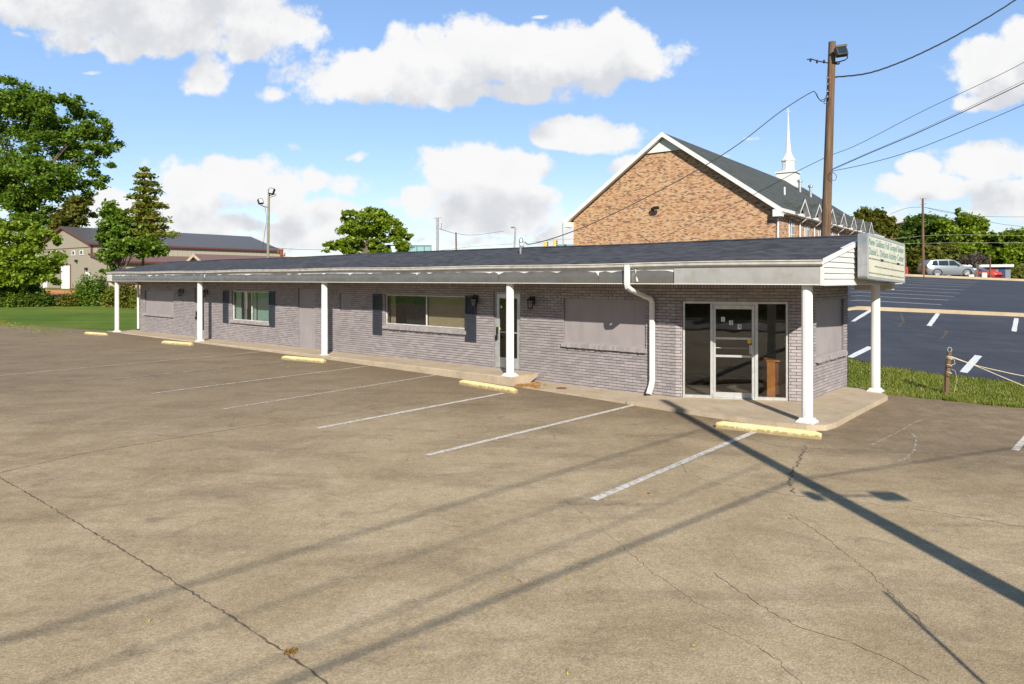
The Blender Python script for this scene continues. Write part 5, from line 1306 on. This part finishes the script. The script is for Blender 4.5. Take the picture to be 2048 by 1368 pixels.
mb = MB(); mb.box(-.02, .02, -.05, .0, -.36, .36, Matrix.Translation(Vector(L3(1658.5, 172, 20.86, up)))); mb.build('rack', M['rust'], up)
mb = MB()
for py in (155, 168, 182, 193): mb.lathe([(.035,-.03),(.02,0),(.035,.03)], L3(1655, py, 20.82, up), 8)
mb.build('insulator_spools', M['steel'], up)
def wire(name, label, P, r, m, cat='cable', sag=0, n=24, twist=0, group=None):
    """smooth curve through world points; the thing sits at its first point"""
    pts = []
    if len(P) == 2:
        a, b = Vector(P[0]), Vector(P[1]); pts = [a.lerp(b, i/n)-Vector((0,0,sag*4*(i/n)*(1-i/n))) for i in range(n+1)]
    else:
        Pv = [Vector(p) for p in P]; Pv = [Pv[0]*2-Pv[1]]+Pv+[Pv[-1]*2-Pv[-2]]
        for k in range(1, len(Pv)-2):
            for i in range(8):
                t = i/8; p0, p1, p2, p3 = Pv[k-1:k+3]
                pts.append(.5*((2*p1)+(-p0+p2)*t+(2*p0-5*p1+4*p2-p3)*t*t+(-p0+3*p1-3*p2+p3)*t**3))
        pts.append(Pv[-2])
    o0 = pts[0]; mb = MB()
    if twist:
        L = sum((pts[i+1]-pts[i]).length for i in range(len(pts)-1)); big = []; N_ = int(L/.12)
        for i in range(N_+1):
            s = i/N_*(len(pts)-1); k = min(int(s), len(pts)-2); big.append(pts[k].lerp(pts[k+1], s-k)-o0)
        for ph in range(3):
            mb.tube([p+Vector((math.cos(i*.7+ph*2.09)*.4, math.cos(i*.7+ph*2.09)*.3, math.sin(i*.7+ph*2.09)))*twist for i, p in enumerate(big)], r, 4)
    else: mb.tube([p-o0 for p in pts], r, 6)
    o = mb.build(name, m, smooth=True, fix=False); o.location = o0; return tag(o, label, cat, group)
# pole standing beside the camera, outside the frame: it throws the long shadow
SPX, SPY = 4.95, .9
sp = thing('utility_pole', 'wooden utility pole beside the car park, known by its long shadow', 'pole', (SPX, SPY, -.3))
mb = MB(); mb.tube([(0,0,0),(0,0,4),(-.02,0,8.5)], [.135,.125,.10], 14); mb.build('shaft', M['pole'], sp, smooth=True)
mb = MB(); mb.tube([(-.3,0,4.75),(.8,0,4.75)], .02, 6); mb.bbox(.52, .86, -.08, .08, 4.66, 4.82, .02); mb.bbox(-.33,-.17,-.08,.08,4.66,4.82,.02); mb.build('equipment_box', M['steel'], sp)
wire('service_cable', 'thick twisted black cable from the roof-side pole up to the top right corner', [upx(at(1665,155,21)[2]), at(1733,147,20.9), at(1797,126,20.8), at(1862,97,20.7), at(1932,60,20.6), at(2035,-3,20.4), at(2200,-120,20)], .012, M['cable'], twist=.014)
wire('service_cable', 'upper of the thin cables running from the pole to the right edge', [upx(at(1658,312,21)[2]), at(1720,287,21.2), at(1850,220,21.6), at(2060,118,22), at(2300,-30,22.5)], .010, M['cable'])
wire('service_cable', 'middle thin cable climbing from the pole coil to the right edge', [upx(at(1664,343,21)[2]), at(1740,306,20), at(1850,259,19), at(2060,160,18), at(2300,40,17)], .012, M['cable'])
wire('service_cable', 'pale thin cable running just above the middle cable to the right edge', [upx(at(1664,341,21)[2]), at(1740,304,20), at(1850,256,19), at(2060,155,18), at(2300,33,17)], .006, M['cable_grey'])
wire('service_cable', 'lowest thin cable sagging from the pole coil to the right edge', [upx(at(1664,344,21)[2]), at(1740,326,20), at(1850,292,19), at(2060,204,18), at(2300,95,17)], .009, M['cable'])
wire('service_cable', 'faint cable continuing left from the pole across the church brick', [upx(at(1655,312,21)[2]), at(1590,345,22), at(1500,393,25), at(1400,440,30), at(1310,482,34)], .009, M['cable'])
wire('service_cable', 'black service drop sagging from the pole to the mast on the roof', [at(1653,196,20.85), at(1640,200,20.8), at(1631,186,20.8), at(1620,186,20.8), at(1560,224,20.6), at(1480,286,20.3), at(1400,337,20), at(1300,391,19.7), at(1200,440,19.5), at(1120,472,19.4), at(1062,488,19.3), at(1049,484,19.3)], .013, M['cable'])
wire('cable_coil', 'small black cable coil hanging at the lower cable joint of the tall pole', [at(1664,343,20.8), at(1673,352,20.8), at(1669,361,20.8), at(1660,356,20.8), at(1659,346,20.8), at(1664,343,20.8)], .008, M['cable'])
wire('cable_coil', 'black looped cable tail hanging beside the insulator rack of the tall pole', [at(1631,186,20.8), at(1636,196,20.8), at(1644,203,20.8), at(1652,200,20.8), at(1655,185,20.85), at(1648,206,20.8), at(1660,206,20.85)], .009, M['cable'])
# weatherhead mast on the roof
mx, my, mz = at(1041, 503, 19.3); ms = thing('service_mast', 'grey weatherhead mast on the ridge where the service cable lands', 'mast', (mx, my, mz-.35))
mb = MB(); mb.tube([(0,0,0),(0,0,.55),(.0,0,.62)], .03, 8); mb.build('conduit', M['steel'], ms)
mb = MB(); mb.lathe([(.045,.55),(.06,.62),(.05,.70),(.02,.74)], (0.02,0,0), 10); mb.bbox(-.02,.09,-.05,.05,.5,.6,.01); mb.build('weatherhead', M['steel'], ms)
mb = MB(); mb.tube([(.02,0,.55),(.10,0,.45),(.06,-.02,.3),(-.02,0,.22)], .012, 5); mb.tube([(-.05,0,.05),(.04,0,.2),(.06,0,.02)], .012, 5); mb.build('leads', M['cable'], ms)
# light pole with two floodlights
lp, lpx = pole('light_pole', 'green-grey wooden pole with two floodlights behind the left half of the roof', 536, 508, 538, 378, 55, .115, .085, plain('greenish_pole_wood', (.22,.22,.15), .9, var=.15))
for (px, py, an, s) in ((543.5,382.5,15,1), (521,403,-22,.9)):
    mb = MB(); c = Vector(L3(px, py, 54.7, lp)); Mx = Matrix.Translation(c) @ Matrix.Rotation(R(an), 4, 'Y') @ Matrix.Rotation(R(-12), 4, 'X') @ Matrix.Rotation(R(40 if s < 1 else -10), 4, 'Z')
    mb.bbox(-.22*s, .22*s, -.12, .12, -.24*s, .24*s, .03, Mx); f = mb.build('floodlight', M['black'], lp); mb = MB(); mb.box(-.16*s, .16*s, -.13, -.121, -.18*s, .18*s, Mx); mb.build('lens', M['bulb'], f)
mb = MB(); mb.tube([L3(521,410,54.8,lp), L3(528,413,54.9,lp), L3(536,415,55,lp)], .03, 5); mb.tube([L3(540,391,54.8,lp), L3(552,388,54.7,lp)], .03, 5); mb.tube([L3(540,395,54.8,lp), L3(553,391,54.7,lp)], .02, 5); mb.build('lamp_bracket', M['black'], lp)
wire('thin_wire', 'thin wire hanging down the left side of the floodlight pole', [at(530,413,54.9), at(533,440,54.9), at(529,470,54.9), at(524,508,54.9)], .015, M['cable'])
wire('thin_wire', 'thin wire from the floodlight pole to the round green tree', [at(538,494,55), at(580,498,58), at(650,500,66)], .018, M['cable'])
# distant poles beyond the roof
p, _ = pole('utility_pole', 'pale double-shafted pole with small arms right of the round tree', 873.5, 506, 873.5, 434, 60, .07, .06, M['steel'])
mb = MB(); H2 = at(0,434,60)[2]-p.location.z; mb.tube([(.14,0,0),(.14,0,H2*.985)], .05, 8); mb.tube([(.14,0,H2-1.0),(.40,0,H2-1.0),(.42,0,H2-.5)], .03, 5); mb.tube([(-.3,0,H2-.15),(.4,0,H2-.05)], .02, 5); mb.build('pole_arm', M['steel'], p)
p, _ = pole('utility_pole', 'thin brown pole between the pale double pole and the weatherhead mast', 912.5, 504, 912, 465, 70, .09, .075, M['pole'])
p, _ = pole('utility_pole', 'thin grey pole with a small cap just left of the weatherhead mast', 1028.5, 500, 1031, 455, 62, .08, .07, M['steel'])
mb = MB(); H2 = at(0,455,62)[2]-p.location.z; mb.lathe([(.18,-.05),(.2,0),(.15,.08)], (.1,0,H2), 8); mb.build('cap', M['steel'], p)
p, _ = pole('street_lamp', 'thin street lamp with curved arm at the left corner of the church', 1126.5, 492, 1125, 446, 80, .07, .05, M['steel'], 'street lamp')
mb = MB(); H2 = at(0,466,80)[2]-p.location.z; mb.tube([(0,0,H2-.3),(.15,0,H2+.15),(.45,0,H2+.5),(.62,0,H2+.5)], .04, 5); mb.bbox(.5,.8,-.08,.08,H2+.44,H2+.56,.02); mb.build('lamp_arm', M['steel'], p)
wire('distant_wire', 'sagging distant wire right of the pale double pole', [at(880,458,62), at(912,467,70), at(950,470,74), at(1008,462,80)], .022, M['cable_grey'])
wire('distant_wire', 'lower distant wire between the thin brown pole and weatherhead mast', [at(862,503,66), at(912,497,70), at(960,492,74), at(1025,488,78)], .018, M['cable_grey'])
# traffic signals and the bits beside the church corner
for px, py, lab in ((1091,490,'yellow traffic signal farther from the church corner'), (1109.5,487,'yellow traffic signal nearer to the church corner')):
    x, y, z = at(px, py, 78); t = thing('traffic_signal', lab, 'traffic light', (x, y, z), 0, 'traffic signals over the far crossing')
    mb = MB(); mb.bbox(-.16, .16, -.12, .12, -.42, .38, .03); mb.tube([(0,0,.38),(0,0,.62)], .03, 5); mb.build('housing', M['tlyellow'], t)
    for i, z_ in enumerate((.25, 0, -.25)):
        mb = MB(); mb.tube([(.17,-.02,z_),(.30,-.04,z_-.02)], .10, 8); mb.build('visor', M['black'], t)
wire('signal_span_wire', 'thin span wire carrying the two yellow traffic signals', [at(1060,484,78), at(1091,482,78), at(1110,479,78), at(1146,478,78)], .02, M['cable_grey'])
x, y, z = at(1112, 492, 82); t = thing('canopy', 'low teal and blue flat canopy touching the left corner of the church', 'canopy', (x, y, z-.5))
mb = MB(); mb.bbox(0, 1.9, 0, 3, -.2, .55, .03); mb.build('fascia_band', M['teal'], t); mb = MB(); mb.bbox(.3, 4, 1, 6, .3, .75, .03); mb.build('roof_deck', M['blueroof'], t)
mb = MB(); 
for x_ in (.2, 1.6): mb.tube([(x_,1,-6),(x_,1,-.2)], .08, 6)
mb.build('post', M['steel'], t)
# open glazed frame on the horizon
x, y, z = at(820, 508, 60); t = thing('billboard_frame', 'small open teal metal frame standing right of the round green tree', 'frame', (x, y, z-1.5))
mb = MB(); w_, h_ = 42/F_PX*60, 16/F_PX*60+1.5
for q in (0, .33, .68, 1): mb.box(w_*q-.04, w_*q+.04, -.04, .04, 0, h_+(.05*q))
mb.box(-.04, w_+.04, -.05, .05, h_-.06, h_+.08); mb.build('frame', plain('dark_teal_frame', (.10,.17,.18), .5), t); mb = MB(); mb.box(.04, w_-.04, -.01, .01, .1, h_-.06); mb.build('panel', glass('pale_teal_panel', (.7,.86,.86)), t)
# low pale flat roof beyond
x, y, z = at(590, 514, 75); t = thing('flat_building', 'low pale flat-roofed building just showing left of the round tree', 'building', (x, y, z-4))
mb = MB(); mb.box(-1.4, 3.5, 0, 6, 0, 4.0); mb.build('wall', M['room'], t); mb = MB(); mb.box(-1.6, 3.7, -.2, 6.2, 4.0, 4.12); mb.build('roof', M['white_dirty'], t)
# far pole on the right
p, _ = pole('utility_pole', 'slender wooden utility pole standing before the woods left of the car', 1846.5, 548, 1845.5, 397, 62, .125, .085, M['pole'])
H2 = at(0,397,62)[2]-p.location.z; mb = MB(); mb.tube([(-.3,0,H2-.55),(.3,0,H2-.45)], .03, 5)
for x_ in (-.22, .0, .22): mb.lathe([(.05,0),(.06,.05),(.03,.13)], (x_,0,H2+.02 if x_ == 0 else H2-.02), 6)
mb.build('insulator_arm', M['steel'], p)
for P, lab in (([(1780,428),(1815,416),(1846,414)], 'wire running left from the slender pole in front of the woods'), ([(1846,414),(1900,426),(1980,433),(2060,434)], 'upper wire running right from the slender pole'),
               ([(1846,414),(1920,428),(1990,446),(2060,455)], 'lower wire running right from the slender pole'), ([(1760,480),(1880,470),(2060,471)], 'pale wire crossing in front of the woods above the car'), ([(1760,488),(1880,486),(2060,485)], 'lower pale wire crossing the woods above the car')):
    wire('distant_wire', lab, [at(a, b, 62) for a, b in P], .016 if 'pale' not in lab else .007, M['cable'] if 'pale' not in lab else M['white_dirty'], n=30)
x, y, z = at(1813, 545, 64); t = thing('red_post', 'short red marker post beside the right end of the sign cabinet', 'post', (x, y, z-.6))
mb = MB(); mb.lathe([(.16,.3),(.2,.4),(.2,.95),(.12,1.1)], n=10); mb.tube([(0,0,0),(0,0,.4)], .06, 6); mb.build('marker', M['red'], t); mb = MB(); mb.tube([(-.05,0,.9),(-.12,0,2.4)], .05, 6); mb.build('stake', M['pole'], t)
x, y, z = at(1980, 555, 64); t = thing('sign_post', 'thin bare wooden post standing in front of the bushes right of the low store', 'post', (x, y, z-.3)); mb = MB(); mb.tube([(0,0,0),(.02,0,2.1)], .06, 6); mb.build('post', M['pole'], t)

# ------------------------------------------------------------------ silver car beyond the upper lot
cx_, cy_, _ = at(1893, 550, 66); zc_ = EYE+(HOR-554.5)/F_PX*66
car = thing('parked_car', 'silver crossover car parked side-on beyond the upper lot', 'car', (cx_, cy_, zc_), R(-2))
def loft(mb, secs): # secs: list of (x, [(y,z)...]) same length
    k = len(mb.v); n_ = len(secs[0][1])
    for x, pr in secs: mb.v += [(x, y, z) for y, z in pr]
    for i in range(len(secs)-1):
        for j in range(n_): mb.f.append((k+i*n_+j, k+i*n_+(j+1) % n_, k+(i+1)*n_+(j+1) % n_, k+(i+1)*n_+j))
    mb.f.append(tuple(k+j for j in range(n_))[::-1]); mb.f.append(tuple(k+(len(secs)-1)*n_+j for j in range(n_)))
def bsec(w, z0, z1, t): return [(-w*.93,z0),(-w,z0+.15),(-w,z1-.25),(-w*t,z1),(w*t,z1),(w,z1-.25),(w,z0+.15),(w*.93,z0)]
mb = MB(); loft(mb, [(-2.3,bsec(.80,.45,.95,.9)),(-2.2,bsec(.88,.30,1.08,.9)),(-1.6,bsec(.92,.24,1.10,.93)),(0,bsec(.93,.22,1.08,.94)),(.9,bsec(.93,.22,1.06,.93)),(1.6,bsec(.91,.24,1.00,.88)),(2.1,bsec(.85,.28,.90,.85)),(2.3,bsec(.70,.38,.72,.9))])
body = mb.build('body', M['silver'], car, smooth=True)
mb = MB(); loft(mb, [(-2.22,[(-.78,1.05),(-.70,1.12),(.70,1.12),(.78,1.05)]),(-1.85,[(-.84,1.02),(-.66,1.55),(.66,1.55),(.84,1.02)]),(-1.4,[(-.86,1.02),(-.66,1.66),(.66,1.66),(.86,1.02)]),(-.2,[(-.86,1.02),(-.67,1.69),(.67,1.69),(.86,1.02)]),(.35,[(-.86,1.02),(-.68,1.60),(.68,1.60),(.86,1.02)]),(1.15,[(-.84,1.0),(-.80,1.06),(.80,1.06),(.84,1.0)])])
mb.build('cabin', M['silver'], car, smooth=True)
mb = MB()
for s in (-1, 1):
    for (a, b, c, d) in ((-1.85,-1.25,-1.28,-1.62),(-1.17,-.28,-.28,-1.13),(-.20,.72,.28,-.20)):
        yb, yt = s*.865, s*.715; mb.add([(a,yb,1.10),(b,yb,1.10),(c,yt,1.56),(d,yt,1.54)], [(0,1,2,3)])
mb.add([(.45,-.66,1.58),(.45,.66,1.58),(1.08,.78,1.12),(1.08,-.78,1.12)], [(0,1,2,3)]); mb.build('window', M['carglass'], car, fix=False)
for x_ in (-1.35, 1.38):
    for s in (-1, 1):
        Mw = Matrix.Translation((x_, s*.80, .34)) @ Matrix.Rotation(R(90), 4, 'X'); mb = MB(); mb.lathe([(.22,-.11),(.33,-.11),(.36,-.07),(.36,.07),(.33,.11),(.22,.11)], n=24); mb.v = [tuple(Mw @ Vector(q)) for q in mb.v]; wl = mb.build('wheel', M['tyre'], car)
        mb = MB(); mb.lathe([(.06,-.12),(.22,-.115),(.22,.115),(.06,.12)], n=12); mb.v = [tuple(Mw @ Vector(q)) for q in mb.v]; mb.build('rim', M['steel'], wl)
        mb = MB(); an_ = lin(0, 180, 12); 
        for a0, a1 in zip(an_, an_[1:]):
            q = [(x_+math.cos(R(a))*r_, s*.945, .34+math.sin(R(a))*r_) for a, r_ in ((a0,.38),(a1,.38),(a1,.47),(a0,.47))]; mb.quad(*q)
        mb.build('wheel_arch', M['black'], car, fix=False)
for s in (-1, 1):
    mb = MB(); mb.bbox(2.0, 2.27, s*.74-.12, s*.74+.12, .68, .84, .02); mb.build('headlight', M['bulb'], car)
    mb = MB(); mb.bbox(-2.3, -2.1, s*.76-.1, s*.76+.1, .85, 1.0, .02); mb.build('tail_light', M['red'], car)
    mb = MB(); mb.bbox(.55, .72, s*1.0-.08, s*1.0+.08, 1.08, 1.2, .03); mb.build('mirror', M['silver'], car)
# second, red car partly hidden
x, y, z = at(1953, 555, 70); rc = thing('parked_car', 'red car mostly hidden behind the crest right of the silver car', 'car', (x, y, z-.25), R(-60))
mb = MB(); loft(mb, [(-2.1,bsec(.75,.4,.85,.9)),(-1.5,bsec(.86,.24,.95,.93)),(.9,bsec(.87,.22,.92,.93)),(1.9,bsec(.78,.26,.8,.85)),(2.1,bsec(.6,.35,.62,.9))]); mb.build('body', M['red'], rc, smooth=True)
mb = MB(); loft(mb, [(-1.9,[(-.7,.85),(-.6,.95),(.6,.95),(.7,.85)]),(-1.2,[(-.76,.85),(-.58,1.34),(.58,1.34),(.76,.85)]),(.1,[(-.76,.85),(-.6,1.36),(.6,1.36),(.76,.85)]),(.9,[(-.74,.85),(-.7,.9),(.7,.9),(.74,.85)])]); mb.build('cabin', M['carglass'], rc, smooth=True)
for x_ in (-1.3, 1.25):
    for s in (-1, 1): Mw = Matrix.Translation((x_, s*.76, .3)) @ Matrix.Rotation(R(90), 4, 'X'); mb = MB(); mb.lathe([(.2,-.1),(.3,-.1),(.3,.1),(.2,.1)], n=20); mb.v = [tuple(Mw @ Vector(q)) for q in mb.v]; mb.build('wheel', M['tyre'], rc)
# low store with white fascia behind the car
bx, by, _ = at(1893, 545, 84); st_ = thing('store_building', 'low grey-blue store with a white fascia band behind the parked cars', 'building', (bx, by, 0), R(-34))
zt = EYE+(HOR-530)/F_PX*84; mb = MB(); mb.box(0, 6.3, 0, 9, 1.5, zt-.32); mb.build('wall', M['wallgrey'], st_); mb = MB(); mb.bbox(-.3, 6.6, -.4, 9.3, zt-.32, zt, .03); mb.build('fascia', M['white'], st_)
mb = MB(); mb.box(4.2, 4.9, -.06, 0, 2, zt-.34); mb.build('door', M['red'], st_); mb = MB(); mb.box(5.2, 5.8, -.06, 0, 2, zt-.34); mb.build('door', plain('navy_paint', (.03,.05,.14), .5), st_)
for px, lab in ((1940, 'white box bin just behind the kerb below the forked tree, nearer the car'), (1966, 'taller white box bin just behind the kerb, farther from the car')):
    x, y, z = at(px, 554, 64.5); mb = MB(); mb.bbox(-.25,.25,-.25,.25,-.3,.22 if px < 1950 else .40,.03); o = mb.build('bin', M['white_dirty']); o.location = (x, y, z); tag(o, lab, 'bin')
# post and ropes at the grass strip
pz = on_ground(1892, 785); pp = thing('wooden_post', 'short weathered wooden post wound with rope on the grass strip', 'post', (pz[0], pz[1], pz[2]-.15))
mb = MB(); mb.tube([(0,0,0),(.02,0,.5),(.055,0,.85),(.085,0,1.11)], [.052,.055,.058,.050], 8); mb.build('shaft', M['pole'], pp, smooth=True, fix=False)
mb = MB()
for z_ in (1.0, .98, .955, .80, .62): mb.tube([(.05+.065*math.cos(a)+.05*(z_-.6), .065*math.sin(a), z_+.02*math.sin(a*2)) for a in lin(0, 6.3, 14)], .008, 4, cap=False)
mb.tube([(.09+.05*math.cos(a), 0, 1.17+.055*math.sin(a)) for a in lin(-1.2, 4.4, 14)], .006, 4)
mb.tube([(.12,0,.98),(.21,.02,.93),(.22,0,.83),(.12,-.02,.80)], .006, 4); mb.tube([(.10,0,.72),(.22,0,.66),(.27,0,.45),(.22,0,.25),(.19,0,.1)], .005, 4)
mb.build('rope_winding', M['rope'], pp, fix=False)
wire('rope', 'upper cream rope sagging from the wooden post to the right edge', [at(1902,713,16.1), at(1950,730,16.4), at(2000,742,16.6), at(2060,754,16.8), at(2200,775,17)], .009, M['rope'], 'rope')
wire('rope', 'lower cream rope dropping from the wooden post onto the grass', [at(1902,714,16.0), at(1950,731,15.9), at(2000,752,15.7), at(2060,777,15.5), at(2150,815,15.3)], .009, M['rope'], 'rope')
# overhead span cables near the camera whose soft shadows cross the lot
def shadow_cable(lab, zp, b, zc, r, sgn=1):
    """cable fixed to the pole beside the camera whose sun shadow passes through lot point b"""
    p0 = Vector((SPX-.1, SPY, zp)); x, y, z = on_ground(*b); q = Vector((x, y, z))+sd*((zc-z)/sd.z); d = q-p0
    wire('overhead_cable', lab, [p0, q+d*sgn], r, M['cable'], 'cable', n=8, group='overhead cables behind the camera')
shadow_cable('highest overhead cable behind the camera, casting the soft shadow farthest up the lot', 6.7, (375,1172), 6.7, .016, .6)
shadow_cable('second highest overhead cable behind the camera, casting a faint shadow', 6.0, (480,1232), 5.9, .009, .6)
shadow_cable('third overhead cable behind the camera, casting a faint shadow', 5.35, (600,1302), 5.3, .009, .6)
shadow_cable('lowest and heaviest overhead cable behind the camera, casting the broad shadow', 4.85, (640,1342), 4.8, .018, .6)
shadow_cable('low cable leading right from the pole beside the camera', 4.85, (2024,897), 5.0, .014, 1.5)
wire('guy_wire', 'guy wire of the pole beside the car park, casting a thin dark shadow', [(lambda p: tuple(Vector(p)+sd*((2.6-p[2])/sd.z)))(on_ground(1770,1185)), (lambda p: tuple(Vector(p)+sd*((1.6-p[2])/sd.z)))(on_ground(1965,1366))], .018, M['cable'])
